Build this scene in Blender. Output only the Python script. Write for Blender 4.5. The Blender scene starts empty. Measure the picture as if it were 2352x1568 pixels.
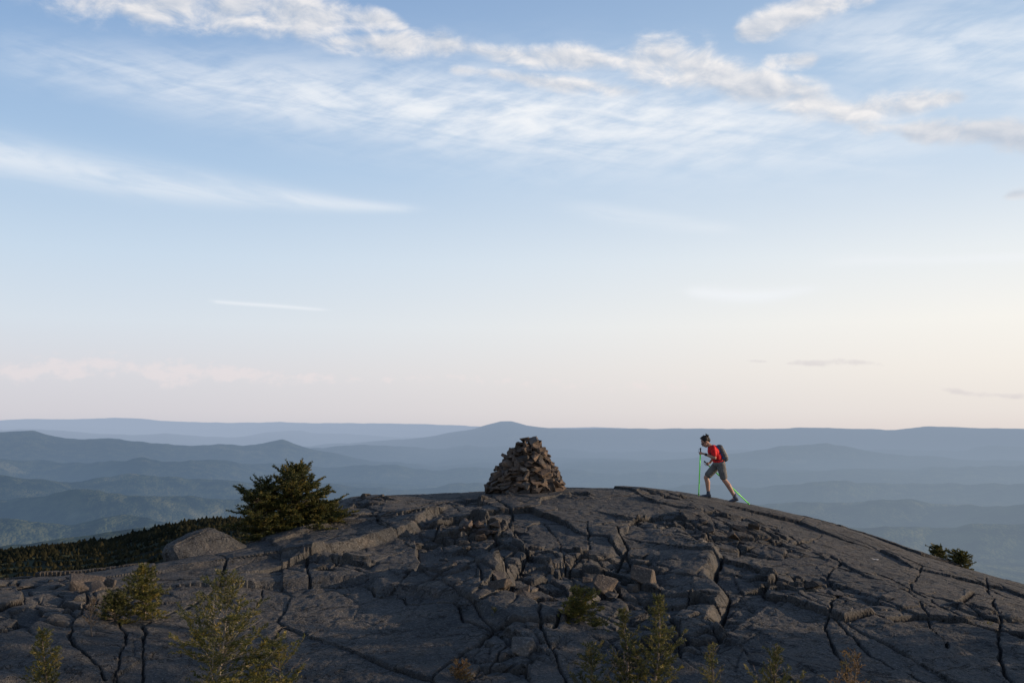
import bpy, bmesh, math, random, time
import numpy as np
from mathutils import Vector, Matrix, Euler, noise as mnoise
T0 = time.time()
def tick(s): print('TIME', s, round(time.time()-T0, 1))
random.seed(7)
scene = bpy.context.scene
COL = scene.collection
F = 35/36*2352.0
PITCH = math.atan(200/F)
CPI, SPI = math.cos(PITCH), math.sin(PITCH)
DEFER = []

# ------------------------------------------------------------------ helpers
def s2l(r, g, b):
    def f(c):
        c /= 255.0
        return c/12.92 if c <= .04045 else ((c+.055)/1.055)**2.4
    return (f(r), f(g), f(b), 1.0)

def ray(X, Y):
    a = (X-1176)/F; b = (784-Y)/F
    return np.array([a, CPI-b*SPI, SPI+b*CPI])

def P(X, Y, D):
    d = ray(X, Y); return d*(D/d[1])

def tag(o, label=None, cat=None, group=None, kind=None):
    if label: o['label'] = label
    if cat: o['category'] = cat
    if group: o['group'] = group
    if kind: o['kind'] = kind
    return o

def empty(name, loc, rz=0.0):
    o = bpy.data.objects.new(name, None); COL.objects.link(o)
    o.location = loc; o.rotation_euler = (0, 0, rz); o.empty_display_size = .2
    return o

def link(name, me, mat=None, parent=None, smooth=False, defer=False):
    o = bpy.data.objects.new(name, me)
    if defer: DEFER.append(o)
    else: COL.objects.link(o)
    if mat and not me.materials: me.materials.append(mat)
    if parent: o.parent = parent
    me.polygons.foreach_set('use_smooth', [bool(smooth)]*len(me.polygons))
    return o

def hsh(ix, iy, seed):
    v = np.sin(ix*127.1+iy*311.7+seed*74.7)*43758.5453
    return v-np.floor(v)

def vnoise(x, y, seed=0):
    ix = np.floor(x); iy = np.floor(y); fx = x-ix; fy = y-iy
    fx = fx*fx*fx*(fx*(fx*6-15)+10); fy = fy*fy*fy*(fy*(fy*6-15)+10)
    a = hsh(ix, iy, seed); b = hsh(ix+1, iy, seed); c = hsh(ix, iy+1, seed); d = hsh(ix+1, iy+1, seed)
    return a+(b-a)*fx+(c-a)*fy+(a-b-c+d)*fx*fy

def fbm(x, y, octv=4, seed=0, gain=.5):
    s = 0; a = 1; t = 0
    for i in range(octv):
        s = s+a*vnoise(x, y, seed+i*3.1); t += a; a *= gain
        x, y = (x*.8-y*.6)*2.03+5.2, (x*.6+y*.8)*2.03+1.3
    return s/t

def sstep(a, b, x):
    t = np.clip((x-a)/(b-a), 0, 1); return t*t*(3-2*t)

def voronoi(x, y, cx, cy, rot, seed):
    c, s = math.cos(rot), math.sin(rot)
    u = (x*c+y*s)/cx; v = (-x*s+y*c)/cy
    iu = np.floor(u); iv = np.floor(v)
    best = np.full(u.shape, 1e9); bu = np.zeros_like(u); bv = np.zeros_like(u); bi = np.zeros_like(u); bj = np.zeros_like(u)
    store = []
    for di in (-1, 0, 1):
        for dj in (-1, 0, 1):
            ii = iu+di; jj = iv+dj
            pu = ii+.1+.8*hsh(ii, jj, seed)-u; pv = jj+.1+.8*hsh(ii, jj, seed+11)-v
            store.append((pu, pv))
            d = pu*pu+pv*pv; m = d < best
            best = np.where(m, d, best); bu = np.where(m, pu, bu); bv = np.where(m, pv, bv)
            bi = np.where(m, ii, bi); bj = np.where(m, jj, bj)
    e = np.full(u.shape, 9.0)
    for pu, pv in store:
        d2 = (pu-bu)**2+(pv-bv)**2
        ed = ((pu+bu)*.5*(pu-bu)+(pv+bv)*.5*(pv-bv))/np.sqrt(d2+1e-9)*min(cx, cy)
        e = np.where(d2 > 1e-6, np.minimum(e, ed), e)
    return e, hsh(bi, bj, seed+21), hsh(bi, bj, seed+31), hsh(bi, bj, seed+41), -bu*cx, -bv*cy

# ------------------------------------------------------------------ materials
def newmat(name):
    m = bpy.data.materials.new(name); m.use_nodes = True
    nt = m.node_tree; nt.nodes.clear()
    return m, nt
class NB:
    def __init__(s, nt): s.nt = nt; s.L = nt.links
    def n(s, t, **k):
        nd = s.nt.nodes.new(t)
        for a, b in k.items(): setattr(nd, a, b)
        return nd
    def put(s, sock, v):
        if isinstance(v, bpy.types.NodeSocket): s.L.new(v, sock)
        elif v is not None: sock.default_value = v
    def m(s, op, a, b=None, c=None, clamp=False):
        nd = s.n('ShaderNodeMath', operation=op, use_clamp=clamp)
        s.put(nd.inputs[0], a); s.put(nd.inputs[1], b); s.put(nd.inputs[2], c)
        return nd.outputs[0]
    def mix(s, f, a, b):
        nd = s.n('ShaderNodeMix', data_type='RGBA')
        s.put(nd.inputs[0], f); s.put(nd.inputs[6], a); s.put(nd.inputs[7], b)
        return nd.outputs[2]
    def noise(s, vec, scale, detail=4, rough=.55, dist=0.0):
        nd = s.n('ShaderNodeTexNoise'); s.put(nd.inputs['Vector'], vec)
        nd.inputs['Scale'].default_value = scale; nd.inputs['Detail'].default_value = detail
        nd.inputs['Roughness'].default_value = rough; nd.inputs['Distortion'].default_value = dist
        return nd.outputs[0]
    def ss(s, v, a, b, lo=0.0, hi=1.0):
        nd = s.n('ShaderNodeMapRange', interpolation_type='SMOOTHSTEP')
        s.put(nd.inputs[0], v); nd.inputs[1].default_value = a; nd.inputs[2].default_value = b
        nd.inputs[3].default_value = lo; nd.inputs[4].default_value = hi
        return nd.outputs[0]
    def out(s, sh):
        o = s.n('ShaderNodeOutputMaterial'); s.L.new(sh, o.inputs[0])
    def bsdf(s, col, rough=.8, normal=None, spec=.3):
        b = s.n('ShaderNodeBsdfPrincipled'); s.put(b.inputs['Base Color'], col); s.put(b.inputs['Roughness'], rough)
        b.inputs['Specular IOR Level'].default_value = spec
        if normal: s.L.new(normal, b.inputs['Normal'])
        return b.outputs[0]
    def bump(s, h, strength, dist):
        b = s.n('ShaderNodeBump'); b.inputs['Strength'].default_value = strength; b.inputs['Distance'].default_value = dist
        s.L.new(h, b.inputs['Height']); return b.outputs[0]

def simple_mat(name, c, rough=.7, nscale=30, var=.25, bump=.3, bd=.004, spec=.3):
    m, nt = newmat(name); b = NB(nt)
    tc = b.n('ShaderNodeTexCoord').outputs['Object']
    n = b.noise(tc, nscale, 2)
    c0 = tuple(v*(1-var) for v in c)+(1,); c1 = tuple(min(1, v*(1+var)) for v in c)+(1,)
    col = b.mix(b.ss(n, .3, .7), c0, c1)
    b.out(b.bsdf(col, rough, b.bump(n, bump, bd) if bump else None, spec))
    return m

def rock_mat(name, dark, mid, warm, ground=False, scale=1.0):
    m, nt = newmat(name); b = NB(nt)
    tc = b.n('ShaderNodeTexCoord').outputs['Object']
    big = b.noise(tc, .7*scale, 3, .6); med = b.noise(tc, 4*scale, 4, .65); fine = b.noise(tc, 34*scale, 3, .75)
    col = b.mix(b.ss(big, .35, .65), dark, mid)
    col = b.mix(b.m('MULTIPLY', b.ss(med, .48, .68), .6), col, warm)
    col = b.mix(b.m('MULTIPLY', b.ss(fine, .58, .70), .34), col, (.25, .245, .235, 1))
    v = b.m('MULTIPLY_ADD', fine, 1.7, .15)
    nd = b.n('ShaderNodeVectorMath', operation='SCALE'); b.L.new(col, nd.inputs[0]); b.L.new(v, nd.inputs[3])
    col = nd.outputs[0]
    if not ground:
        oi = b.n('ShaderNodeObjectInfo').outputs['Random']
        ramp = b.n('ShaderNodeValToRGB'); b.L.new(oi, ramp.inputs[0])
        e = ramp.color_ramp.elements
        e[0].position = 0; e[0].color = (.5, .5, .55, 1); e[1].position = 1; e[1].color = (1.7, 1.6, 1.5, 1)
        for p_, c_ in ((.2, (1.1, .88, .72, 1)), (.45, (.65, .65, .66, 1)), (.7, (1.2, .98, .82, 1)), (.85, (.5, .48, .48, 1))):
            x_ = e.new(p_); x_.color = c_
        mm = b.n('ShaderNodeVectorMath', operation='MULTIPLY'); b.L.new(col, mm.inputs[0]); b.L.new(ramp.outputs[0], mm.inputs[1])
        col = mm.outputs[0]
    h = b.m('ADD', b.m('MULTIPLY', fine, .8), med)
    if ground:
        at = b.n('ShaderNodeAttribute', attribute_name='dirt').outputs['Fac']
        col = b.mix(b.m('MULTIPLY', at, .7), col, (.028, .022, .017, 1))
        mp = b.n('ShaderNodeMapping'); b.L.new(tc, mp.inputs[0]); mp.inputs['Scale'].default_value = (1.0, .5, .3); mp.inputs['Rotation'].default_value = (0, 0, .25)
        ad = b.n('ShaderNodeVectorMath', operation='ADD'); b.L.new(mp.outputs[0], ad.inputs[0])
        sc = b.n('ShaderNodeVectorMath', operation='SCALE'); sc.inputs[0].default_value = (1, .6, .2); b.L.new(b.m('SUBTRACT', med, .5), sc.inputs[3])
        b.L.new(sc.outputs[0], ad.inputs[1])
        vo = b.n('ShaderNodeTexVoronoi', feature='DISTANCE_TO_EDGE'); b.L.new(ad.outputs[0], vo.inputs['Vector']); vo.inputs['Scale'].default_value = 3.0
        cr = b.m('MULTIPLY', b.ss(vo.outputs[0], .0, .028, 1, 0), b.ss(big, .38, .46))
        h = b.m('SUBTRACT', h, b.m('MULTIPLY', cr, .9))
        col = b.mix(b.m('MULTIPLY', cr, .7), col, (.020, .018, .016, 1))
    b.out(b.bsdf(col, .85, b.bump(h, 1.0, .04 if ground else .02), .2))
    return m

M_ground = rock_mat('bedrock', (.054, .054, .054, 1), (.086, .082, .077, 1), (.130, .110, .090, 1), True)
M_stone = rock_mat('stone', (.085, .078, .073, 1), (.125, .112, .102, 1), (.19, .155, .12, 1), False, 2.0)
M_boulder = rock_mat('boulder_rock', (.070, .069, .068, 1), (.105, .10, .095, 1), (.14, .12, .10, 1), False, 1.0)

def foliage_mat(name, c0, c1, c2):
    m, nt = newmat(name); b = NB(nt)
    tc = b.n('ShaderNodeTexCoord').outputs['Object']
    n = b.noise(tc, 9, 2)
    col = b.mix(b.ss(n, .32, .5), c0, c1); col = b.mix(b.ss(n, .53, .66), col, c2)
    bs = b.bsdf(col, .55, None, .25)
    tr = b.n('ShaderNodeBsdfTranslucent'); b.L.new(col, tr.inputs[0])
    mx = b.n('ShaderNodeMixShader'); mx.inputs[0].default_value = .28
    b.L.new(bs, mx.inputs[1]); b.L.new(tr.outputs[0], mx.inputs[2]); b.out(mx.outputs[0])
    return m
M_needle = foliage_mat('spruce_needles', (.030, .038, .013, 1), (.068, .073, .020, 1), (.20, .155, .04, 1))
M_needle_y = foliage_mat('young_needles', (.040, .050, .014, 1), (.105, .105, .026, 1), (.27, .205, .045, 1))  # last, yellow tone paints warm sunlit tips into the needle colour
M_dry = foliage_mat('dry_leaves', (.10, .06, .025, 1), (.20, .12, .045, 1), (.14, .12, .03, 1))
M_bark = simple_mat('bark', (.13, .105, .085), .9, 25, .4, .8)
M_palebark = simple_mat('pale_bark', (.24, .205, .165), .9, 25, .35, .8)

# ------------------------------------------------------------------ summit base surface (thin plate spline through surveyed points)
crest = [(-500, 1400, 10.5), (-250, 1350, 12), (0, 1322, 13), (200, 1318, 13), (340, 1300, 13.5), (430, 1276, 15), (560, 1246, 16.8), (680, 1198, 19), (760, 1156, 21.5), (900, 1138, 22.5),
         (1050, 1129, 23), (1200, 1122, 23.2), (1300, 1117, 23.5), (1400, 1117, 23.8), (1500, 1122, 24), (1600, 1136, 24), (1700, 1153, 23.8),
         (1800, 1175, 23.3), (1900, 1199, 22.7), (2000, 1228, 22), (2100, 1264, 21.2), (2200, 1296, 20.4), (2352, 1339, 19.4), (2550, 1395, 18), (2800, 1465, 16.5)]
ctrl = [P(*c) for c in crest]
for X, Y, D in crest:
    p = P(X, Y, D)
    k = (D+2.5)/D; ctrl.append(np.array([p[0]*k, p[1]*k, p[2]-.62]))
    k = (D+7)/D; ctrl.append(np.array([p[0]*k, p[1]*k, p[2]-3.4]))
for row in [
    (1568, [(-400, 8), (0, 8.2), (300, 8.6), (600, 9), (1000, 9.1), (1400, 9.1), (1800, 9.2), (2352, 9.6), (2800, 9.6)]),
    (1450, [(-100, 9.5), (150, 9.6), (400, 10.2), (800, 10.7), (1200, 10.9), (1600, 11.1), (2000, 11.4), (2352, 12.2)]),
    (1380, [(100, 11), (500, 11.6), (900, 12), (1300, 12.2), (1700, 12.6), (2100, 13.5), (2352, 15.5)]),
    (1300, [(700, 13.8), (1000, 13.9), (1300, 14.0), (1700, 14.9), (2000, 16.6)]),
    (1240, [(800, 15.8), (1100, 15.8), (1400, 16), (1700, 17.3), (1900, 19.3)]),
    (1180, [(850, 18.7), (1100, 18.4), (1400, 18.6), (1600, 19.7)]),
    (1147, [(950, 20.9), (1200, 20.6), (1450, 20.9)])]:
    for X, D in row[1]: ctrl.append(P(X, row[0], D))
for X in (-600, 0, 600, 1176, 1800, 2352, 2950):
    for D, z in ((6.5, -2.62), (4, -2.95), (1.5, -3.1)):
        a = (X-1176)/F; ctrl.append(np.array([a*(D+2), D, z]))
ctrl = np.array(ctrl)
def tps_fit(p):
    n = len(p); d2 = ((p[:, None, :2]-p[None, :, :2])**2).sum(-1)
    K = .5*d2*np.log(d2+1e-9)+np.eye(n)*.02
    Pm = np.c_[np.ones(n), p[:, :2]]
    A = np.zeros((n+3, n+3)); A[:n, :n] = K; A[:n, n:] = Pm; A[n:, :n] = Pm.T
    return np.linalg.solve(A, np.r_[p[:, 2], 0, 0, 0])
TW = tps_fit(ctrl)
def base_z(x, y):
    x = np.asarray(x, float); y = np.asarray(y, float)
    z = TW[-3]+TW[-2]*x+TW[-1]*y
    for w, c in zip(TW, ctrl):
        d2 = (x-c[0])**2+(y-c[1])**2
        z = z+w*.5*d2*np.log(d2+1e-9)
    return z
def hit(X, Y):
    d = ray(X, Y); D = np.linspace(6, 27, 500); k = D/d[1]
    g = base_z(d[0]*k, D)-d[2]*k
    i = np.where(g > 0)[0]
    if len(i) == 0: i = [int(np.argmax(g))]
    k = k[i[0]]; return np.array([d[0]*k, d[1]*k])

cracks = [  # (depth, halfwidth, points)
 (.14, .028, [(1120, 1135), (1180, 1170), (1165, 1210), (1215, 1290), (1180, 1330), (1160, 1400), (1100, 1420)]),
 (.05, .014, [(590, 1340), (700, 1345), (840, 1345), (860, 1372), (930, 1378), (935, 1395), (1040, 1405), (1060, 1440), (1150, 1470), (1170, 1500), (1240, 1530)]),
 (.07, .016, [(380, 1300), (520, 1290), (640, 1285), (740, 1290), (860, 1330), (900, 1320)]),
 (.05, .015, [(400, 1275), (560, 1250), (700, 1225), (800, 1215), (950, 1195), (990, 1190)]),
 (.06, .016, [(690, 1215), (740, 1195), (900, 1190), (1000, 1150), (1140, 1135)]),
 (.08, .018, [(1170, 1190), (1250, 1190), (1330, 1200), (1420, 1215), (1440, 1260), (1420, 1300), (1500, 1310)]),
 (.06, .016, [(1420, 1215), (1540, 1185), (1600, 1190), (1680, 1180)]),
 (.08, .020, [(1560, 1140), (1640, 1170), (1700, 1200), (1770, 1220), (1850, 1250)]),
 (.11, .022, [(1600, 1250), (1660, 1290), (1640, 1340), (1680, 1380), (1650, 1430), (1690, 1490)]),
 (.08, .018, [(1660, 1290), (1760, 1310), (1850, 1350), (1960, 1400), (2060, 1440)]),
 (.05, .015, [(1700, 1158), (1850, 1195), (1990, 1245), (2120, 1300), (2240, 1330), (2352, 1380)]),
 (.06, .016, [(1690, 1170), (1800, 1220), (1900, 1270), (2050, 1330), (2160, 1400), (2300, 1470)]),
 (.06, .014, [(2265, 1325), (2280, 1380), (2300, 1440), (2290, 1500), (2330, 1568)]),
 (.10, .020, [(1180, 1340), (1300, 1310), (1400, 1330), (1450, 1380), (1540, 1400), (1560, 1470), (1600, 1500)]),
 (.08, .020, [(1270, 1470), (1290, 1430), (1380, 1420)]),
 (.05, .014, [(330, 1568), (330, 1430), (400, 1390), (590, 1385), (600, 1345)]),
 (.05, .014, [(150, 1320), (200, 1380), (160, 1460), (240, 1568)]),
 (.05, .014, [(300, 1330), (270, 1400), (290, 1470), (260, 1568)]),
 (.07, .016, [(850, 1180), (900, 1230), (960, 1270), (1000, 1330), (1060, 1350)]),
 (.05, .014, [(1690, 1330), (1900, 1420), (2000, 1500), (2150, 1568)]),
 (.05, .014, [(1850, 1370), (1900, 1340), (2000, 1350), (2080, 1370)]),
 (.06, .015, [(1300, 1310), (1290, 1250), (1250, 1190)]),
 (.05, .014, [(1440, 1260), (1580, 1260), (1640, 1290)]),
 (.06, .016, [(1170, 1500), (1120, 1540), (1060, 1568)]),
 (.05, .015, [(1020, 1150), (1060, 1180), (1165, 1210)]),
 (.05, .014, [(1760, 1160), (1960, 1220), (2140, 1290), (2352, 1350)]),
 (.05, .014, [(1720, 1290), (1900, 1300), (2100, 1360), (2260, 1420)]),
 (.05, .014, [(1940, 1290), (1900, 1330), (1930, 1380), (1900, 1450), (1960, 1568)]),
 (.05, .014, [(2120, 1300), (2090, 1360), (2130, 1430), (2180, 1500)]),
 (.05, .014, [(1230, 1400), (1240, 1470), (1300, 1568)]),
 (.05, .014, [(1350, 1200), (1360, 1260), (1300, 1310)]),
 (.05, .014, [(480, 1250), (520, 1290), (500, 1340), (420, 1390)]),
 (.05, .014, [(700, 1290), (720, 1345)]),
]
scarps = [
 (.09, 1.0, [(600, 1340), (840, 1342), (862, 1368), (935, 1374), (1040, 1400), (1150, 1465)]),
 (.16, .9, [(740, 1285), (860, 1258), (960, 1225), (1000, 1190)]),
 (.07, .8, [(690, 1228), (760, 1206), (900, 1198)]),
 (.15, .9, [(1160, 1345), (1230, 1290), (1180, 1215)]),
 (.14, .9, [(1290, 1435), (1180, 1400), (1160, 1340)]),
 (.16, .8, [(1690, 1490), (1650, 1430), (1680, 1380), (1640, 1340), (1660, 1290), (1580, 1225)]),
 (.09, .9, [(1900, 1280), (1760, 1225), (1650, 1180)]),
 (.12, .9, [(2100, 1460), (1900, 1380), (1760, 1320)]),
 (.08, .8, [(380, 1310), (520, 1296), (640, 1290), (740, 1296)]),
 (.08, .7, [(1310, 1300), (1420, 1290), (1440, 1225)]),
 (.08, .7, [(2290, 1460), (2130, 1400), (2020, 1330)]),
]
rubble = [(1090, 1235, 1.1), (1180, 1370, .9), (1000, 1330, .7), (1650, 1225, 1.4), (1760, 1240, 1.1), (1250, 1280, .7), (1380, 1335, .8), (1560, 1410, .8), (1870, 1370, .8),
          (1650, 1460, .7), (790, 1300, .6), (230, 1370, .8), (60, 1430, .7), (1160, 1510, .7), (2270, 1420, .5), (1450, 1300, .6), (850, 1150, .7), (1500, 1135, .7), (1320, 1135, .5), (60, 1340, .6), (1060, 1150, .7), (1480, 1480, .6)]
smoothz = [(800, 1470, 2.0), (620, 1460, 1.5), (2080, 1300, 2.0), (2150, 1480, 1.6), (1300, 1230, .9), (480, 1330, 1.1), (1850, 1480, 1.1), (860, 1225, .8), (1380, 1160, .8), (1000, 1440, 1.0), (120, 1500, .9), (560, 1270, .9), (1500, 1240, .7)]
def W(pts): return [hit(*p) for p in pts]
def seg_dist(x, y, pts):
    best = np.full(x.shape, 99.0); sgn = np.zeros(x.shape)
    for a, b in zip(pts[:-1], pts[1:]):
        d = b-a; L2 = (d**2).sum()+1e-9
        t = np.clip(((x-a[0])*d[0]+(y-a[1])*d[1])/L2, 0, 1)
        ex = x-a[0]-t*d[0]; ey = y-a[1]-t*d[1]; q = np.sqrt(ex*ex+ey*ey)
        s = np.sign(d[0]*(y-a[1])-d[1]*(x-a[0]))
        m = q < best; best = np.where(m, q, best); sgn = np.where(m, s, sgn)
    return best, sgn

def summit():
    NT = 1300
    t = np.linspace(-.80, .80, NT)
    ys = [1.0]
    while ys[-1] < 34 and len(ys) < 2000:
        y = ys[-1]
        ys.append(y+(.12 if y < 5.5 else .05 if y < 8 else .016+.0011*(y-8) if y < 24 else .05+.06*(y-24)))
    ys = np.array(ys); NR = len(ys)
    Y, T = np.meshgrid(ys, t, indexing='ij'); X = T*(Y+2)
    tc_ = np.linspace(-.80, .80, 121); yc_ = np.linspace(1, ys[-1]+.01, 200)
    Yc, Tc = np.meshgrid(yc_, tc_, indexing='ij'); Zc = base_z(Tc*(Yc+2), Yc)
    fi = (ys-1)/(yc_[1]-yc_[0]); i0 = np.clip(fi.astype(int), 0, 198); fr = (fi-i0)[:, None]
    Zr = Zc[i0]*(1-fr)+Zc[i0+1]*fr
    fj = (t+.80)/(tc_[1]-tc_[0]); j0 = np.clip(fj.astype(int), 0, 119); fc_ = (fj-j0)[None, :]
    B = Zr[:, j0]*(1-fc_)+Zr[:, j0+1]*fc_
    n1 = fbm(X*.55, Y*.55, 3, 1)-.5; n2 = fbm(X*.55, Y*.55, 3, 9)-.5
    m1 = fbm(X*2.2, Y*2.2, 3, 51)-.5; m2 = fbm(X*2.2, Y*2.2, 3, 61)-.5
    wx = X+.30*n1+.04*m1; wy = Y+.30*n2+.04*m2
    rub = np.zeros_like(X); smo = np.zeros_like(X)
    for lst, arr in ((rubble, rub), (smoothz, smo)):
        for px, py, r in lst:
            c = hit(px, py); arr[:] = np.maximum(arr, np.exp(-(((X-c[0])/r)**2+((Y-c[1])/(r*1.35))**2)))
    rub = np.clip(rub+1.0*(fbm(X*.8, Y*.5, 3, 77)-.52), 0, 1); rub = sstep(.28, .68, rub)*(1-.85*smo)
    calm = np.zeros_like(X)
    for px, py, r in ((1207, 1124, 1.1), (1655, 1150, .8)):
        c = P(px, py, 22.6); calm = np.maximum(calm, np.exp(-(((X-c[0])/r)**2+((Y-c[1])/(r*1.2))**2)))
    amp = (1-.85*calm)
    # the crest itself is ice-smoothed
    cp = sorted([(float(P(*q)[0]/P(*q)[1]), q[2]) for q in crest])
    yc = np.interp(X/Y, [q[0] for q in cp], [q[1] for q in cp])
    amp = amp*(1-.50*np.exp(-((Y-yc)/2.4)**2))
    ZD = np.zeros_like(X); dirt = np.zeros_like(X)
    e, r1, r2, r3, du, dv = voronoi(wx, wy, 1.5, 2.6, .22, 3)
    ZD += amp*(1-.5*smo)*((r1-.5)*.15+(r2-.5)*.09*du+(r3-.5)*.05*dv)
    op = sstep(.3, .55, vnoise(X*1.1, Y*1.1, 31))
    g = np.exp(-(e/(.012+.012*rub))**2)*op; ZD -= amp*(.04+.07*rub)*g; dirt = np.maximum(dirt, g*.9)
    e, r1, r2, r3, du, dv = voronoi(wx+3.3, wy+1.7, .60, 1.0, -.25, 8)
    k = (.20+rub*1.0)*(1-.8*smo)
    ZD += amp*k*((r1-.5)*.16+(r2-.5)*.18*du+(r3-.5)*.15*dv)
    op = sstep(.46, .60, vnoise(X*1.2+9, Y*1.2, 41))
    g = np.exp(-(e/.012)**2)*np.clip(op*.8*(1-.7*smo)+rub*.9, 0, 1); ZD -= amp*(.025+.06*rub)*g; dirt = np.maximum(dirt, g*.8)
    e, r1, r2, r3, du, dv = voronoi(wx*1.0+7, wy+2, .28, .44, .5, 14)
    ZD += amp*rub*((r1-.5)*.12+(r2-.5)*.40*du+(r3-.5)*.34*dv)-amp*rub*.04*np.exp(-(e/.014)**2)
    dirt = np.maximum(dirt, rub*.7*np.exp(-(e/.02)**2))
    jx = X+.10*m1+.05*n1; jy = Y+.14*m2
    for dep, hw, pts in cracks:
        w = W(pts); a = np.array(w); x0, y0 = a.min(0)-.6; x1, y1 = a.max(0)+.6
        m = (X > x0) & (X < x1) & (Y > y0) & (Y < y1)
        d, s = seg_dist(jx[m], jy[m], w)
        v = .4+1.1*vnoise(X[m]*1.7, Y[m]*1.7, 4)
        g = np.exp(-(d/(hw*v))**4)
        ZD[m] -= (dep*g+.08*dep*np.exp(-d/(hw*3)))*v*amp[m]
        dirt[m] = np.maximum(dirt[m], np.exp(-(d/(hw*.9))**2))
    lx = X+.05*n1+.04*(vnoise(X*2.2, Y*2.2, 52)-.5); ly = Y+.10*(vnoise(X*1.6, Y*1.6, 62)-.5)
    for hh, reach, pts in scarps:
        w = W(pts); a = np.array(w); x0, y0 = a.min(0)-2.4; x1, y1 = a.max(0)+2.4
        m = (X > x0) & (X < x1) & (Y > y0) & (Y < y1)
        d, s = seg_dist(lx[m], ly[m], w)
        ZD[m] += hh*np.exp(-(d/reach)**2)*(s > 0)*amp[m]*sstep(0, .15, d)
    ZD += amp*(.05*(fbm(X*1.1, Y*.8, 3, 71)-.5)+.034*(fbm(X*9, Y*7, 3, 81)-.5))
    ZD += amp*.008*(np.abs(((X*2.2+Y*.5+1.5*n1) % 1)-.5)-.25)*(1-rub)
    Z = B+ZD-.02
    me = bpy.data.meshes.new('summit')
    nv = NT*NR; me.vertices.add(nv)
    me.vertices.foreach_set('co', np.stack([X, Y, Z], -1).astype(np.float32).ravel())
    i = np.arange(nv).reshape(NR, NT)
    q = np.stack([i[:-1, :-1], i[:-1, 1:], i[1:, 1:], i[1:, :-1]], -1).reshape(-1, 4)
    me.loops.add(q.size); me.loops.foreach_set('vertex_index', q.ravel().astype(np.int32))
    me.polygons.add(len(q)); me.polygons.foreach_set('loop_start', (np.arange(len(q))*4).astype(np.int32))
    me.update(calc_edges=True)
    at = me.attributes.new('dirt', 'FLOAT', 'POINT'); at.data.foreach_set('value', dirt.astype(np.float32).ravel())
    o = link('rock_ground', me, M_ground, None, False, True); tag(o, 'fractured grey bedrock dome of the summit', 'rock ground', kind='structure')
    def G(x, y):
        r = int(np.clip(np.searchsorted(ys, y)-1, 0, NR-2)); fr = (y-ys[r])/(ys[r+1]-ys[r])
        tt = (x/(y+2)+.80)/1.6*(NT-1); c = int(np.clip(math.floor(tt), 0, NT-2)); fc = tt-c
        return float((Z[r, c]*(1-fc)+Z[r, c+1]*fc)*(1-fr)+(Z[r+1, c]*(1-fc)+Z[r+1, c+1]*fc)*fr)
    return G
G = summit()
tick('summit')

class Geo:
    def __init__(s): s.v = []; s.f = []
    def tube(s, pts, rad, n=4):
        base = len(s.v); pts = [tuple(map(float, p)) for p in pts]
        for i, p in enumerate(pts):
            q1 = pts[min(i+1, len(pts)-1)]; q0 = pts[max(i-1, 0)]
            dx, dy, dz = q1[0]-q0[0], q1[1]-q0[1], q1[2]-q0[2]; l = math.sqrt(dx*dx+dy*dy+dz*dz)+1e-9; dx /= l; dy /= l; dz /= l
            if abs(dz) < .9: ux, uy, uz = dy, -dx, 0.0
            else: ux, uy, uz = 0.0, dz, -dy
            l = math.sqrt(ux*ux+uy*uy+uz*uz)+1e-9; ux /= l; uy /= l; uz /= l
            wx, wy, wz = dy*uz-dz*uy, dz*ux-dx*uz, dx*uy-dy*ux
            for k in range(n):
                a = 2*math.pi*k/n; c = math.cos(a)*rad[i]; s_ = math.sin(a)*rad[i]
                s.v.append((p[0]+c*ux+s_*wx, p[1]+c*uy+s_*wy, p[2]+c*uz+s_*wz))
        for i in range(len(pts)-1):
            for k in range(n):
                a = base+i*n+k; b_ = base+i*n+(k+1) % n; s.f.append((a, b_, b_+n, a+n))
        s.f.append(tuple(base+k for k in range(n))[::-1]); s.f.append(tuple(base+(len(pts)-1)*n+k for k in range(n)))
    def mesh(s, name):
        me = bpy.data.meshes.new(name); me.from_pydata(s.v, [], s.f); return me

# ------------------------------------------------------------------ hiker
def remeshed(name, build, voxel, mat, parent, smooth=3, fac=.5):
    bm = bmesh.new(); build(bm)
    me = bpy.data.meshes.new(name); bm.to_mesh(me); bm.free()
    o = bpy.data.objects.new(name, me); COL.objects.link(o)
    md = o.modifiers.new('r', 'REMESH'); md.mode = 'VOXEL'; md.voxel_size = voxel; md.use_smooth_shade = True
    sm = o.modifiers.new('s', 'SMOOTH'); sm.iterations = smooth; sm.factor = fac
    dg = bpy.context.evaluated_depsgraph_get()
    m2 = bpy.data.meshes.new_from_object(o.evaluated_get(dg)); o.modifiers.clear(); o.data = m2
    m2.materials.clear(); m2.materials.append(mat)
    m2.polygons.foreach_set('use_smooth', [True]*len(m2.polygons))
    o.parent = parent
    return o
def ell(bm, c, r, rot=(0, 0, 0)):
    M = Matrix.Translation(c)@Euler(rot).to_matrix().to_4x4()@Matrix.Diagonal((r[0], r[1], r[2], 1))
    bmesh.ops.create_icosphere(bm, subdivisions=3, radius=1, matrix=M)
def cap(bm, a, b, ra, rb, sq=1.0):
    a = Vector(a); b = Vector(b); d = b-a
    n = max(1, int(d.length/(min(ra, rb)*.5)))
    for i in range(n+1):
        t = i/n; r = ra+(rb-ra)*t
        bmesh.ops.create_icosphere(bm, subdivisions=2, radius=r, matrix=Matrix.Translation(a+d*t))

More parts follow.
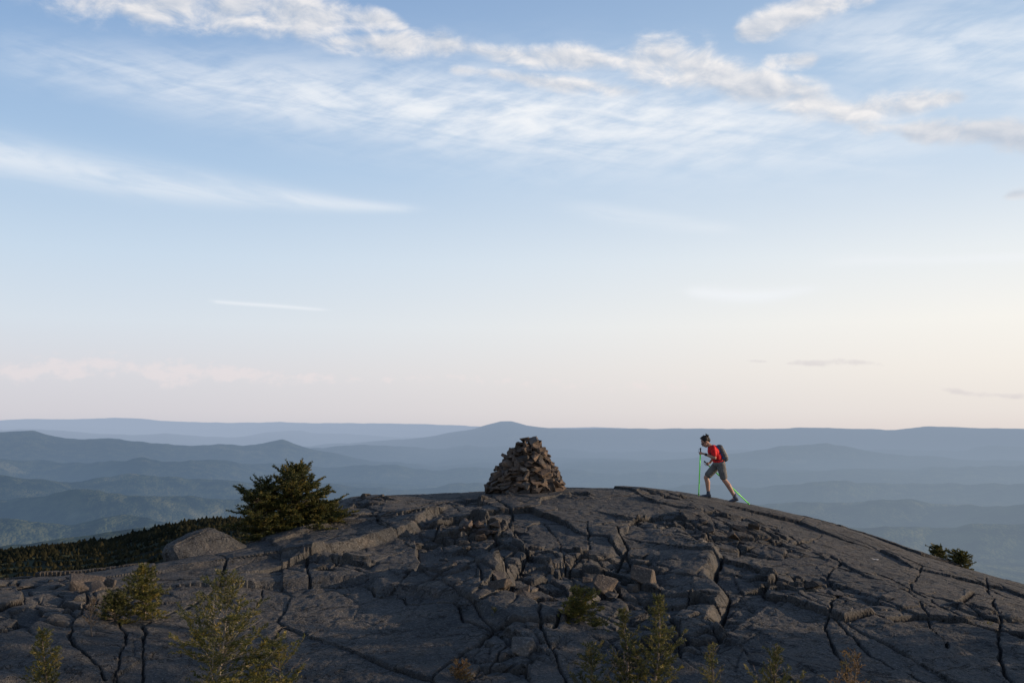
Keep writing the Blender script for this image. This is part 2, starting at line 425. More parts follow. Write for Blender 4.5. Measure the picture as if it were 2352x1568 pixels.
M_skin = simple_mat('skin', (.34, .19, .135), .55, 60, .08, 0)
M_shirt = simple_mat('red_shirt', (.54, .010, .014), .8, 14, .25, .6, .02)
M_shorts = simple_mat('grey_shorts', (.11, .108, .106), .85, 14, .2, .6, .02)
M_hair = simple_mat('dark_hair', (.012, .009, .008), .6, 90, .5, .8)
M_black = simple_mat('black_rubber', (.02, .02, .022), .6)
M_shoe = simple_mat('shoe_fabric', (.05, .06, .085), .8)
M_sole = simple_mat('shoe_sole', (.05, .05, .05), .8)
M_green = simple_mat('lime_pole', (.20, .95, .08), .35, 10, .05, 0)
M_blue = simple_mat('blue_pack', (.02, .09, .22), .75)
M_packgrey = simple_mat('grey_pack', (.075, .075, .08), .8)
M_glass = simple_mat('dark_lens', (.01, .01, .012), .15, 10, .1, 0, .001, .6)
M_lip = simple_mat('lips', (.28, .10, .08), .5)

def hiker():
    D = 22.9
    c = P(1650, 1150, D); x0, y0 = float(c[0]), float(c[1])
    gf = G(x0-.22, y0+.08); gr = G(x0+.36, y0-.09)
    z0 = gf-.03
    root = empty('person', (x0, y0, z0)); tag(root, 'hiker in red shirt and grey shorts striding left, head bent forward', 'person')
    rz = gr-z0
    fz = gf-z0
    hipR = (.015, .085, .775); kneeR = (-.25, .10, .48); ankR = (-.205, .10, .095+fz)
    hipL = (.055, -.085, .775); kneeL = (.125, -.10, .43); ankL = (.35, -.10, .13+rz)
    shL = (-.13, -.16, 1.15); elL = (-.11, -.22, .93); wrL = (-.335, -.185, 1.02)
    shR = (-.13, .16, 1.15); elR = (-.04, .22, .93); wrR = (-.14, .205, .805)
    grip1 = Vector((-.425, -.185, 1.04)); top1 = Vector((-.42, -.185, 1.16))
    tip1x, tip1y = -.485, -.20; tip1 = Vector((tip1x, tip1y, G(x0+tip1x, y0+tip1y)-z0-.01))
    ax1 = (tip1-top1).normalized()
    grip2 = Vector((-.20, .205, .78)); tip2x, tip2y = .74, .05; tip2 = Vector((tip2x, tip2y, G(x0+tip2x, y0+tip2y)-z0-.01))
    ax2 = (tip2-grip2).normalized(); top2 = grip2-ax2*.10
    def hand(bm, wr, grip, ax, side):
        wr = Vector(wr); d = (grip-wr); d = (d-ax*d.dot(ax)).normalized()
        lat = ax.cross(d).normalized()*side
        palm = grip-d*.018+lat*.020
        cap(bm, wr, palm, .022, .024)
        ell(bm, palm, (.026, .026, .03))
        for k in range(4):
            off = ax*((k-1.5)*.0185); ln = (.95, 1.05, 1.0, .85)[k]
            prev = None
            for q in range(9):
                a = math.pi*.5*1.0-q*ln*.50
                p = grip+off+(lat*math.sin(a)+d*math.cos(a))*.0235
                if prev is not None: cap(bm, prev, p, .0082, .0078)
                prev = p
        prev = None
        for q in range(5):
            a = math.pi*.55+q*.45
            p = grip-ax*(.034-.006*q)+(lat*math.sin(a)+d*math.cos(a))*.0245
            if prev is not None: cap(bm, prev, p, .0098, .009)
            prev = p
    hc = Vector((-.278, 0, 1.295)); TA = .80; ct, sn = math.cos(TA), math.sin(TA)
    def H(x, y, z): return hc+Vector((x*ct-z*sn, y, x*sn+z*ct))
    HR = (0, -TA, 0)
    def body(bm):
        ell(bm, (.03, 0, .80), (.12, .16, .11)); ell(bm, (-.02, 0, .95), (.105, .135, .13), (0, -.34, 0)); ell(bm, (-.08, 0, 1.07), (.12, .155, .15), (0, -.46, 0))
        cap(bm, (-.13, -.13, 1.15), (-.13, .13, 1.15), .05, .05)
        cap(bm, (-.15, 0, 1.17), (-.22, 0, 1.245), .055, .050)
        for h_, k_, a_ in ((hipR, kneeR, ankR), (hipL, kneeL, ankL)):
            cap(bm, h_, k_, .09, .058)
            km = Vector(k_)*.7+Vector(a_)*.3+Vector((.018, 0, 0)); cap(bm, k_, km, .056, .060); cap(bm, km, a_, .060, .037)
        for a_, e_, w_, g_, x_, sd in ((shL, elL, wrL, grip1, ax1, 1), (shR, elR, wrR, grip2, ax2, -1)):
            cap(bm, a_, e_, .047, .038); cap(bm, e_, w_, .040, .026); hand(bm, w_, g_, x_, sd)
        cap(bm, (ankR[0], ankR[1], ankR[2]-.04), (ankR[0]-.10, ankR[1], ankR[2]-.065), .032, .024)
        cap(bm, (ankL[0], ankL[1], ankL[2]-.03), (ankL[0]-.075, ankL[1], ankL[2]-.085), .032, .024)
        ell(bm, H(.012, 0, .018), (.092, .074, .092), HR); ell(bm, H(-.035, 0, -.035), (.060, .058, .078), (0, .35-TA, 0))
        ell(bm, H(-.062, 0, -.092), (.028, .030, .022), HR)
        ell(bm, H(-.102, 0, -.022), (.020, .012, .022), (0, .5-TA, 0)); ell(bm, H(-.092, 0, .0), (.014, .009, .024), HR)
        ell(bm, H(-.082, 0, .030), (.02, .045, .012), HR)
        ell(bm, H(-.092, 0, -.062), (.012, .022, .008), HR)
        for sy in (-1, 1): ell(bm, H(.012, sy*.075, -.012), (.018, .010, .030), HR)
    remeshed('body', body, .0065, M_skin, root, 3)
    def lips(bm): ell(bm, H(-.101, 0, -.062), (.007, .020, .006), HR)
    remeshed('mouth', lips, .003, M_lip, root, 1)
    M_eye = simple_mat('eye', (.5, .5, .5), .2)
    for sy in (-1, 1):
        def eye(bm, sy=sy): ell(bm, H(-.085, sy*.03, .008), (.010, .013, .009), HR)
        remeshed('eye', eye, .003, M_eye, root, 0)
    def glasses(bm):
        for sy in (-1, 1):
            ell(bm, H(-.102, sy*.032, .010), (.006, .025, .017), HR); cap(bm, H(-.098, sy*.055, .014), H(.0, sy*.080, .010), .0045, .0045)
        cap(bm, H(-.106, -.012, .014), H(-.106, .012, .014), .004, .004)
    remeshed('sunglasses', glasses, .003, M_glass, root, 0)
    rng = random.Random(5)
    def hair(bm):
        ell(bm, H(.034, 0, .034), (.092, .086, .088), HR); ell(bm, H(.080, 0, -.01), (.052, .064, .068), HR)
        ell(bm, H(.110, 0, .045), (.048, .050, .048), HR)
        for k in range(44):
            a = rng.uniform(-1.4, 1.4); w = rng.uniform(-1.5, .8)
            p = H(.03-.07*w, math.sin(a)*.06, .085+.02*math.cos(w*2)); q = p+Vector((rng.uniform(-.04, .04), rng.uniform(-.03, .03), rng.uniform(.0, .05))); cap(bm, p, q, .012, .005)
        for k in range(16):
            p = H(.11, rng.uniform(-.03, .03), .04); q = p+Vector((rng.uniform(.01, .05), rng.uniform(-.02, .02), rng.uniform(-.03, .05))); cap(bm, p, q, .012, .005)
    remeshed('hair', hair, .005, M_hair, root, 1)
    def shirt(bm):
        ell(bm, (.028, 0, .85), (.138, .172, .08)); ell(bm, (-.02, 0, .95), (.130, .158, .15), (0, -.34, 0)); ell(bm, (-.083, 0, 1.07), (.140, .178, .16), (0, -.46, 0))
        cap(bm, (-.125, -.145, 1.145), (-.125, .145, 1.145), .068, .068); ell(bm, (-.165, 0, 1.18), (.064, .070, .03), (0, -.6, 0))
        for a_, e_ in ((shL, elL), (shR, elR)):
            m = Vector(a_)*.32+Vector(e_)*.68; cap(bm, a_, m, .068, .062)
    remeshed('shirt', shirt, .009, M_shirt, root, 3)
    def shorts(bm):
        ell(bm, (0.034, 0, .79), (.145, .178, .10))
        for h_, k_ in ((hipR, kneeR), (hipL, kneeL)):
            m = Vector(h_)*.22+Vector(k_)*.78; cap(bm, h_, m, .110, .092)
    remeshed('shorts', shorts, .009, M_shorts, root, 3)
    def shoe(a_, pitch):
        def f(bm):
            a = Vector(a_); cp, sp = math.cos(pitch), math.sin(pitch)
            def T(x, z): return a+Vector((x*cp-z*sp, 0, x*sp+z*cp))
            cap(bm, T(.0, -.015), T(.0, -.045), .046, .044); cap(bm, T(.025, -.055), T(-.12, -.07), .040, .034); cap(bm, T(-.12, -.07), T(-.165, -.075), .036, .026)
        return f
    def sole(a_, pitch):
        def f(bm):
            a = Vector(a_); cp, sp = math.cos(pitch), math.sin(pitch)
            def T(x, z): return a+Vector((x*cp-z*sp, 0, x*sp+z*cp))
            for w in (-.02, 0, .02): cap(bm, T(.045, -.092)+Vector((0, w, 0)), T(-.17, -.092)+Vector((0, w, 0)), .016, .016)
        return f
    for a_, pt in ((ankR, 0.0), (ankL, .30)):
        sh = remeshed('shoe', shoe(a_, pt), .006, M_shoe, root, 2); so = remeshed('sole', sole(a_, pt), .006, M_sole, sh, 1)
        def sock(bm, a_=a_): cap(bm, a_, Vector(a_)+Vector((0, 0, .035)), .044, .043)
        remeshed('sock', sock, .006, M_shoe, root, 1)
    def watch(bm):
        a = Vector(wrL)*.85+Vector(elL)*.15; d = (Vector(wrL)-Vector(elL)).normalized(); cap(bm, a-d*.008, a+d*.008, .034, .034)
    remeshed('wristwatch', watch, .005, M_black, root, 1)
    bp = empty('backpack', (x0+.095, y0, z0+1.035)); bp.rotation_euler = (0, -.44, 0); bp.scale = (.86, .92, .88)
    tag(bp, 'dark grey and blue daypack worn on the back of the hiker', 'backpack')
    def pk(bm):
        for z in (-.16, -.08, 0, .08, .15):
            ell(bm, (.0, 0, z), (.085, .13, .085))
            for sy in (-.06, .06): ell(bm, (.01, sy, z), (.085, .085, .08))
    remeshed('pack_body', pk, .008, M_packgrey, bp, 3)
    def pp(bm):
        for z in (-.12, -.05, .02): ell(bm, (.075, 0, z), (.045, .09, .06))
    remeshed('pocket', pp, .007, simple_mat('pale_pocket', (.24, .23, .23), .8), bp, 2)
    def pb(bm):
        for z in (-.12, -.02, .08, .16): ell(bm, (-.04, 0, z), (.06, .142, .075))
    remeshed('back_panel', pb, .008, M_blue, bp, 2)
    for sy in (-1, 1):
        def st(bm, sy=sy):
            pts = [(-.04, sy*.08, .17), (-.12, sy*.095, .235), (-.215, sy*.10, .225), (-.30, sy*.105, .14), (-.31, sy*.105, .02), (-.24, sy*.15, -.09), (-.12, sy*.165, -.14), (-.04, sy*.12, -.15)]
            for a, b in zip(pts[:-1], pts[1:]):
                for w in (-.012, 0, .012): cap(bm, (a[0], a[1]+w, a[2]), (b[0], b[1]+w, b[2]), .011, .011)
        remeshed('shoulder_strap', st, .006, M_black, bp, 1)
    def hb(bm):
        pts = [(-.03, -.12, -.17), (-.10, -.175, -.20), (-.20, -.165, -.21), (-.28, -.08, -.21), (-.285, .08, -.21), (-.20, .165, -.21), (-.10, .175, -.20), (-.03, .12, -.17)]
        for a, b in zip(pts[:-1], pts[1:]):
            cap(bm, a, b, .014, .014)
    remeshed('hip_belt', hb, .007, M_black, bp, 1)
    for nm, top, tip, lb in (('trekking_pole', top1, tip1, 'lime green trekking pole planted upright in front of the hiker'), ('trekking_pole', top2, tip2, 'lime green trekking pole slanting back behind the legs of the hiker')):
        d = (top-tip).normalized(); L = (top-tip).length
        r = empty(nm, Vector((x0, y0, z0))+tip); tag(r, lb, 'trekking pole', 'pair of lime green trekking poles')
        g = Geo(); g.tube([d*.03, d*(L*.5), d*(L-.13)], [.012, .0135, .014], 8); link('shaft', g.mesh('shaft'), M_green, r, True)
        g = Geo(); g.tube([d*(L-.16), d*(L-.13), d*(L-.06), d*(L-.015), d*L], [.0145, .0155, .0135, .017, .012], 10); link('grip', g.mesh('grip'), M_black, r, True)
        g = Geo(); g.tube([d*0, d*.04], [.003, .007], 6); link('tip', g.mesh('tip'), M_sole, r)
        g = Geo(); g.tube([d*.055, d*.06, d*.068], [.013, .026, .013], 12); link('basket', g.mesh('basket'), M_black, r)
        g = Geo(); q = d.cross(Vector((0, 1, 0))).normalized()
        g.tube([d*(L-.01), d*(L-.03)+q*.035, d*(L-.10)+q*.05, d*(L-.13)+q*.02], [.004]*4, 4); link('wrist_strap', g.mesh('strap'), M_black, r)
hiker()
tick('hiker')

# ------------------------------------------------------------------ distant land
def land():
    m, nt = newmat('forested_land'); b = NB(nt)
    pos = b.n('ShaderNodeNewGeometry').outputs['Position']
    n1 = b.noise(pos, .0009, 4, .6); n2 = b.noise(pos, .007, 4, .75)
    col = b.mix(b.ss(n1, .4, .62), (.036, .048, .030, 1), (.072, .086, .04, 1))
    col = b.mix(b.ss(n2, .46, .62), col, (.012, .019, .016, 1))
    col = b.mix(b.ss(n2, .52, .34, 0, .65), col, (.14, .135, .06, 1))  # sunlit patches painted into the forest colour
    fld = b.ss(b.noise(pos, .0021, 2, .5), .64, .69)
    col = b.mix(fld, col, (.17, .17, .10, 1))
    surf = b.bsdf(col, .95, b.bump(n2, 1.0, 60.0), .0)
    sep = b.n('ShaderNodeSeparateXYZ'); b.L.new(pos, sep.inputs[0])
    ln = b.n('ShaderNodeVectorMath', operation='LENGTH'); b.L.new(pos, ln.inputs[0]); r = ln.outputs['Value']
    # aerial haze painted into the land material as glow, denser low in the valley
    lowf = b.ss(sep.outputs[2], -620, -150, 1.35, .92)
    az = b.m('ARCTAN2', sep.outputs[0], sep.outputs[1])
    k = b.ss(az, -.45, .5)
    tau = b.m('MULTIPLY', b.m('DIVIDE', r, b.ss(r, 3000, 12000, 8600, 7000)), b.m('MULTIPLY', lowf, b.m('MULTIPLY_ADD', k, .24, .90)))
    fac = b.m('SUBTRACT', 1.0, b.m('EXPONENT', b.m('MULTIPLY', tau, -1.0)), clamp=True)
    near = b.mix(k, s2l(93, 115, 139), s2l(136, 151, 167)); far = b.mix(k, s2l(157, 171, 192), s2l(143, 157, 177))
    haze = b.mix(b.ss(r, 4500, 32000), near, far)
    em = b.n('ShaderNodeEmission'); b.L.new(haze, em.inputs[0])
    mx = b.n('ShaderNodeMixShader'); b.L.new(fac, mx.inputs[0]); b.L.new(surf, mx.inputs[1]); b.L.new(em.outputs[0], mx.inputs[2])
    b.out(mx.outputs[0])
    NA, NRr = 1100, 560
    A = np.linspace(-.95, .95, NA); R = np.exp(np.linspace(math.log(27), math.log(90000), NRr))
    R, A = np.meshgrid(R, A, indexing='ij')
    X = R*np.sin(A); Y = R*np.cos(A)
    floor_ = -575+120*(fbm(X/2600, Y/2600, 4, 3)-.5)+340*np.clip(fbm(X/3800+3, Y/2600, 4, 7)-.47, 0, 1)*np.clip(R/9000, 0, 2)
    flank = -3-R*math.tan(math.radians(17.5))*(1+.12*(fbm(X/220, Y/220, 3, 5)-.5))
    Z = np.maximum(flank, floor_)
    a1 = A[0]
    def ridge(Rr, T, pts, rough=1.0, seed=0, wob=.08, jag=0):
        az = []; te = []
        for x, y in pts:
            d = ray(x, y); az.append(math.atan2(d[0], d[1])); te.append(d[2]/math.hypot(d[0], d[1]))
        tl = np.interp(a1, az, te)+(jag+3.5)/F*2*(fbm(a1*22+seed*3, a1*0+seed, 5, seed+5)-.5)
        rr = Rr*(1+wob*2*(fbm(a1*6+seed, a1*0+seed, 3, seed)-.5))
        top = (tl*rr)[None, :]; rr = rr[None, :]
        w = np.exp(-((R-rr)/T)**2)
        out = Z.copy(); m = w > .004
        n = fbm(X[m]/(T*.7), Y[m]/(T*.7), 4, seed+2)-.5
        tp = np.broadcast_to(top, R.shape)[m]
        zb = np.minimum(Z[m], floor_[m]) if Rr > 2500 else Z[m]
        wm = w[m]; out[m] = zb+(tp-zb)*wm+n*(T*.14)*rough*wm*(1-wm*.8)
        return out
    ridges = [
     (44000, 6000, [(-900, 972), (-300, 970), (0, 968), (50, 966), (250, 963), (400, 968), (520, 973), (640, 971), (720, 975), (900, 971), (1000, 974), (1080, 977), (1300, 983), (1600, 988), (2352, 992), (3000, 990)], 1, 1),
     (32000, 2600, [(-600, 982), (0, 978), (200, 980), (420, 985), (600, 980), (800, 984), (1000, 986), (1200, 1000), (2400, 1010)], 1, 21, .05, 3),
     (26000, 2200, [(-600, 990), (0, 984), (150, 988), (300, 1000), (380, 994), (450, 1000), (520, 1003), (640, 992), (760, 996), (900, 1004), (1000, 1006), (1200, 1012), (2400, 1012)], 1, 2, .05, 3),
     (20500, 2600, [(-600, 1045), (600, 1035), (800, 1022), (900, 1010), (1000, 1000), (1090, 984), (1125, 972), (1150, 966), (1175, 967), (1210, 976), (1300, 984), (1400, 985), (1500, 987), (1600, 985), (1700, 984), (1770, 983), (1900, 981), (2050, 984), (2120, 978), (2200, 982), (2300, 986), (2352, 988), (2900, 984)], 1, 3, .03),
     (16500, 1500, [(-600, 1020), (0, 1016), (200, 1020), (400, 1026), (700, 1034), (850, 1026), (1000, 1030), (1250, 1026), (1450, 1032), (1650, 1034), (1800, 1038), (2000, 1034), (2352, 1030), (2900, 1020)], 1, 12, .05, 7),
     (13000, 1300, [(-600, 990), (0, 993), (80, 992), (150, 1003), (250, 1005), (330, 1014), (400, 1024), (500, 1020), (560, 1024), (650, 1012), (700, 1028), (800, 1048), (1000, 1068), (1400, 1064), (1600, 1050), (1750, 1034), (1900, 1016), (2050, 1038), (2200, 1056), (2352, 1058), (2900, 1040)], 1, 4, .05, 4),
     (10500, 700, [(-600, 1060), (0, 1050), (150, 1058), (300, 1062), (420, 1054), (560, 1064), (750, 1076), (900, 1070), (1100, 1076), (1400, 1084), (1700, 1080), (1950, 1084), (2352, 1072), (2900, 1070)], 1.2, 5, .08, 10),
     (8200, 500, [(-600, 1090), (0, 1092), (150, 1098), (280, 1090), (450, 1100), (700, 1112), (900, 1116), (1200, 1120), (1500, 1118), (2000, 1112), (2352, 1106), (2900, 1100)], 1.2, 15, .09, 11),
     (6300, 380, [(-600, 1142), (0, 1144), (100, 1136), (200, 1132), (300, 1142), (450, 1150), (700, 1158), (1000, 1158), (1500, 1166), (2000, 1156), (2352, 1152), (2900, 1140)], 1.3, 6, .08, 10),
     (4900, 260, [(-600, 1198), (0, 1190), (150, 1198), (300, 1188), (500, 1200), (800, 1210), (1500, 1216), (2000, 1208), (2200, 1202), (2352, 1206), (2900, 1200)], 1.3, 7, .07, 9),
     (2900, 330, [(-600, 1290), (-100, 1266), (0, 1258), (100, 1248), (200, 1232), (300, 1216), (400, 1206), (520, 1209), (700, 1240), (900, 1300), (1200, 1420), (2400, 1500)], 1.0, 8, .02, 3),
     (360, 110, [(-900, 1330), (-200, 1296), (0, 1272), (150, 1260), (250, 1246), (350, 1222), (450, 1199), (540, 1190), (640, 1200), (760, 1260), (900, 1400), (1300, 1700), (2400, 2300)], .6, 9, .02, 4),
    ]
    for rd in ridges: Z = np.maximum(Z, ridge(*rd))
    Z = Z+np.clip(R/6000, 0, 1)*22*(fbm(X/420, Y/420, 3, 44)-.5)
    nv = R.size; me = bpy.data.meshes.new('land'); me.vertices.add(nv)
    me.vertices.foreach_set('co', np.stack([X, Y, Z], -1).astype(np.float32).ravel())
    i = np.arange(nv).reshape(NRr, NA)
    q = np.stack([i[:-1, :-1], i[:-1, 1:], i[1:, 1:], i[1:, :-1]], -1).reshape(-1, 4)
    me.loops.add(q.size); me.loops.foreach_set('vertex_index', q.ravel().astype(np.int32))
    me.polygons.add(len(q)); me.polygons.foreach_set('loop_start', (np.arange(len(q))*4).astype(np.int32))
    me.update(calc_edges=True)
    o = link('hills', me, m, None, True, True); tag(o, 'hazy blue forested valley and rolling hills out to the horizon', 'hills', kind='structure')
    rng = np.random.default_rng(3)
    rI = R[:, 0]
    vs = []; fs = []; n = 0; cnt = 0
    for _ in range(26000):
        a = rng.uniform(-.60, -.14); r = rng.uniform(230, 405)
        ri = int(np.clip(np.searchsorted(rI, r), 1, NRr-1)); ai = int(np.clip(np.searchsorted(a1, a), 1, NA-1))
        z = Z[ri, ai]
        if z/r < -.19: continue
        h = rng.uniform(.6, 1.3)*(1.7 if rng.random() < .08 else 1); w = h*rng.uniform(.5, .85); x = r*math.sin(a); y = r*math.cos(a)
        tipx = x+rng.uniform(-.15, .15)*h
        z0 = z-.3; ph = rng.uniform(0, 6)
        ring = []
        for s in range(5):
            q_ = ph+s*2*math.pi/5; rr = w*rng.uniform(.5, 1.2)
            vs.append((x+rr*math.cos(q_), y+rr*math.sin(q_), z0+rng.uniform(-.1, .7)*h*.5)); ring.append(n); n += 1
        vs.append((tipx, y, z+h)); tip = n; n += 1
        for s in range(5): fs.append((ring[s], ring[(s+1) % 5], tip))
        cnt += 1
    me = bpy.data.meshes.new('wood'); me.from_pydata(vs, [], fs)
    m2, nt2 = newmat('far_spruce'); b2 = NB(nt2)
    p2 = b2.n('ShaderNodeNewGeometry').outputs['Position']
    nn = b2.noise(p2, .12, 3)
    c2 = b2.mix(b2.ss(nn, .4, .65), (.014, .016, .009, 1), (.040, .034, .015, 1))
    b2.out(b2.bsdf(c2, .9, None, .05))
    o = link('forest', me, m2, None, True, True); tag(o, 'dark spruce forest covering the shoulder below the summit on the left', 'forest', kind='stuff')
land()
tick('land')

# ------------------------------------------------------------------ conifers and shrubs
def needle_mesh(segs, density, nl, nw, rng, spread=.9):
    p0 = np.array([a for a, b in segs]); p1 = np.array([b for a, b in segs])
    L = np.linalg.norm(p1-p0, axis=1); c = np.maximum(1, (L*density).astype(int))
    idx = np.repeat(np.arange(len(L)), c); N = len(idx)
    t = rng.random(N)[:, None]; P0 = p0[idx]*(1-t)+p1[idx]*t
    d = (p1-p0)/(L[:, None]+1e-9); d = d[idx]
    r = rng.normal(size=(N, 3)); r -= (r*d).sum(1)[:, None]*d; r /= np.linalg.norm(r, axis=1)[:, None]+1e-9
    nd = d*.75+r*spread; nd[:, 2] += .12; nd /= np.linalg.norm(nd, axis=1)[:, None]
    ln = nl*rng.uniform(.7, 1.25, N)[:, None]
    q = rng.normal(size=(N, 3)); s = np.cross(nd, q); s /= np.linalg.norm(s, axis=1)[:, None]+1e-9
    a = P0-s*nw*.5; b = P0+s*nw*.5; m1 = P0+nd*ln*.6+s*nw*.4; tip = P0+nd*ln
    V = np.stack([a, b, m1, tip], 1).reshape(-1, 3)
    i = np.arange(N)*4; Fc = np.stack([i, i+1, i+2, i+3], 1)
    me = bpy.data.meshes.new('needles'); me.vertices.add(len(V)); me.vertices.foreach_set('co', V.astype(np.float32).ravel())
    me.loops.add(Fc.size); me.loops.foreach_set('vertex_index', Fc.ravel().astype(np.int32))
    me.polygons.add(N); me.polygons.foreach_set('loop_start', (np.arange(N)*4).astype(np.int32))
    me.update(calc_edges=True)
    return me

def conifer(name, label, cat, X, Ytop, halfpx, D, seed, nb=90, bare=.05, dens=220, nl=.022, nw=.0045, group=None, foliage=None, bark=None,
            low=.05, up=0.15, lean=0.0, shape=.8, twigk=.36, gaps=.15, Ybase=None, Hmin=None, spread=.9, at=None, twist=1.0, leaders=0):
    rng = np.random.default_rng(seed)
    if at is None:
        top = P(X, Ytop, D); x, y = float(top[0]), float(top[1]); z = G(x, y)-.03
        if Ybase is not None: z = min(z, float(P(X, Ybase, D)[2]))
        H = max(top[2]-z, Hmin or .15); R = halfpx/F*D
    else:
        x, y, H, R = at; z = G(x, y)-.05
    root = empty(name, (x-lean*H, y, z)); tag(root, label, cat, group)
    tr = Geo(); br = Geo(); segs = []
    n = 9; path = []
    for i in range(n):
        t = i/(n-1); path.append(np.array([lean*H*t+.03*H*math.sin(t*5+seed), .02*H*math.sin(t*4+seed*2), H*t]))
    r0 = .014*H+.006
    tr.tube(path, [r0*(1-.9*i/(n-1)) for i in range(n)], 7)
    def tp(t):
        f = t*(n-1); i = min(int(f), n-2); return path[i]*(1-(f-i))+path[i+1]*(f-i)
    for k in range(nb+leaders):
        lead = k >= nb
        t = low+(1-low)*((k+rng.random())/nb)**.9; t = min(t, .985)
        if lead: t = rng.uniform(.3, .6)
        elif rng.random() < gaps*.5: continue
        az = k*2.4+rng.uniform(-.4, .4)
        az_g = float(vnoise(np.array(az % 6.283*1.1), np.array(t*3.0), seed))
        L = R*((1-t)**shape+.05)*rng.uniform(.60, 1.2)*(1-gaps*1.5*(az_g < .4))
        pit = up*(1-.6*max(0, t-.6))+(.45 if t > .8 else .25*t)+rng.uniform(-.15, .15)*(1+twist*.6)
        if lead: L = (1-t)*H*rng.uniform(.5, .85); pit = rng.uniform(.95, 1.3)
        L = min(L, max(.05, (H*1.0-H*t)*1.9+.08))
        d = np.array([math.cos(az)*math.cos(pit), math.sin(az)*math.cos(pit), math.sin(pit)])
        p = tp(t).copy(); pts = [p.copy()]; m = 5
        for j in range(m):
            dd = d.copy(); dd[2] += (-.22*math.sin(j/m*3.1)*(1-t)+.12*j/m)*(0 if lead else 1); dd += rng.normal(size=3)*.06*twist
            p = p+dd/np.linalg.norm(dd)*L/m; pts.append(p.copy())
        isb = rng.random() < bare
        br.tube(pts, [max(.0016, .006*(L+.1)*(1-.8*j/m)*1.4) for j in range(m+1)], 4)
        if not isb:
            for j in range(1 if L > .25 else 0, m): segs.append((pts[j], pts[j+1]))
        nt_ = max(3, int(L/.045))
        for q in range(nt_):
            s = .2+.8*(q+rng.random())/nt_; f = s*m; j = min(int(f), m-1); b0 = pts[j]*(1-(f-j))+pts[j+1]*(f-j)
            bd = pts[j+1]-pts[j]; bd = bd/math.sqrt(bd.dot(bd))
            sl = math.hypot(bd[0], bd[1])+1e-6; side = np.array([bd[1]/sl, -bd[0]/sl, 0])
            sg = 1 if q % 2 else -1
            td = bd*.75+side*sg*rng.uniform(.5, .95)+np.array([0, 0, rng.uniform(-.25, .3)]); td = td/math.sqrt(td.dot(td))
            tl = (min(L, .8)*twigk*(1.15-s)+.03)*rng.uniform(.6, 1.2)
            if lead: tl = (.30*L*(1.1-s)+.03)*rng.uniform(.6, 1.1)
            e1 = b0+td*tl*.5; e2 = e1+(td+rng.normal(size=3)*.15)*tl*.5
            br.tube([b0, e2], [.0020, .0009], 3)
            if not isb and rng.random() > bare*.6:
                segs.append((b0, e1)); segs.append((e1, e2))
                if tl > .10:
                    c_ = np.array([td[1], -td[0], 0])
                    for sg2 in (-1, 1):
                        t2 = td*.7+c_*sg2*.6+rng.normal(size=3)*.15; segs.append((e1, e1+t2*tl*.35))
    segs.append((tp(.90), tp(1.0)))
    link('trunk', tr.mesh('trunk'), bark or M_bark, root, True)
    link('branches', br.mesh('branches'), bark or M_bark, root, True)
    link('foliage', needle_mesh(segs, dens, nl, nw, rng, spread), foliage or M_needle, root)
    return root

ST = 'spruce_tree'
DN = dict(dens=210, nl=.034, nw=.0125)
conifer(ST, 'dense dark spruce tree on the rock edge left of the cairn', 'tree', 678, 1074, 132, 17.2, 1, nb=230, Ybase=1248, shape=.52, gaps=.34, low=.02, bare=.04, up=.32, leaders=10, twist=1.8, **DN)
conifer(ST, 'smaller spruce against the left side of the dense spruce', 'tree', 606, 1106, 90, 17.0, 2, nb=150, Ybase=1250, shape=.42, bare=.12, low=.02, up=.3, leaders=8, twist=1.8, gaps=.25, **DN)
conifer('spruce_shrub', 'low dark spruce shrub at the right foot of the dense spruce', 'shrub', 738, 1158, 92, 17.6, 3, nb=120, Ybase=1228, shape=.40, low=.02, up=.22, leaders=4, twist=1.4, **DN)
FG = dict(dens=340, nl=.021, nw=.0056)
conifer(ST, 'ragged foreground spruce with bare grey branches and a tall thin leader', 'tree', 512, 1310, 300, 7.5, 4, nb=120, foliage=M_needle_y, bark=M_palebark, gaps=.50, bare=.12, shape=.85, lean=.02, up=.38, low=.30, leaders=6, twist=2.3, twigk=.26, **FG)
conifer('spruce_shrub', 'low spruce branches right of the ragged foreground spruce at the bottom edge', 'shrub', 640, 1480, 210, 7.3, 5, nb=65, foliage=M_needle_y, up=.3, shape=.5, gaps=.45, low=.35, twist=2.2, leaders=3, twigk=.26, **FG)
conifer(ST, 'small spruce in the bottom left corner', 'tree', 105, 1450, 105, 7.6, 6, nb=70, foliage=M_needle_y, up=.5, shape=.75, low=.3, twist=1.8, gaps=.4, leaders=2, twigk=.27, **FG)
conifer(ST, 'young spruce among the dark rocks in front of the boulder', 'tree', 332, 1302, 66, 10.6, 7, nb=100, dens=320, nl=.025, nw=.0075, up=.3, shape=.55, Ybase=1428, foliage=M_needle_y, leaders=4, twist=1.8, gaps=.3)
conifer('spruce_shrub', 'low spruce shrub sprawling left of the young spruce', 'shrub', 266, 1368, 60, 10.4, 17, nb=60, dens=320, nl=.025, nw=.0075, up=.3, shape=.4, Ybase=1428, leaders=3, twist=2)
conifer('bare_shrub', 'thin bare twiggy shrub in shade at the left', 'shrub', 212, 1380, 42, 9.6, 8, nb=40, dens=90, nl=.015, nw=.005, foliage=M_dry, bark=M_bark, up=.9, bare=.5, low=.25, shape=.5)
conifer('spruce_shrub', 'rounded yellow-green spruce shrub growing from a crack in the slabs', 'shrub', 1334, 1358, 64, 11.0, 9, nb=90, dens=320, nl=.025, nw=.0075, foliage=M_needle_y, up=.35, shape=.34, Ybase=1450, leaders=5, twist=1.8, gaps=.25)
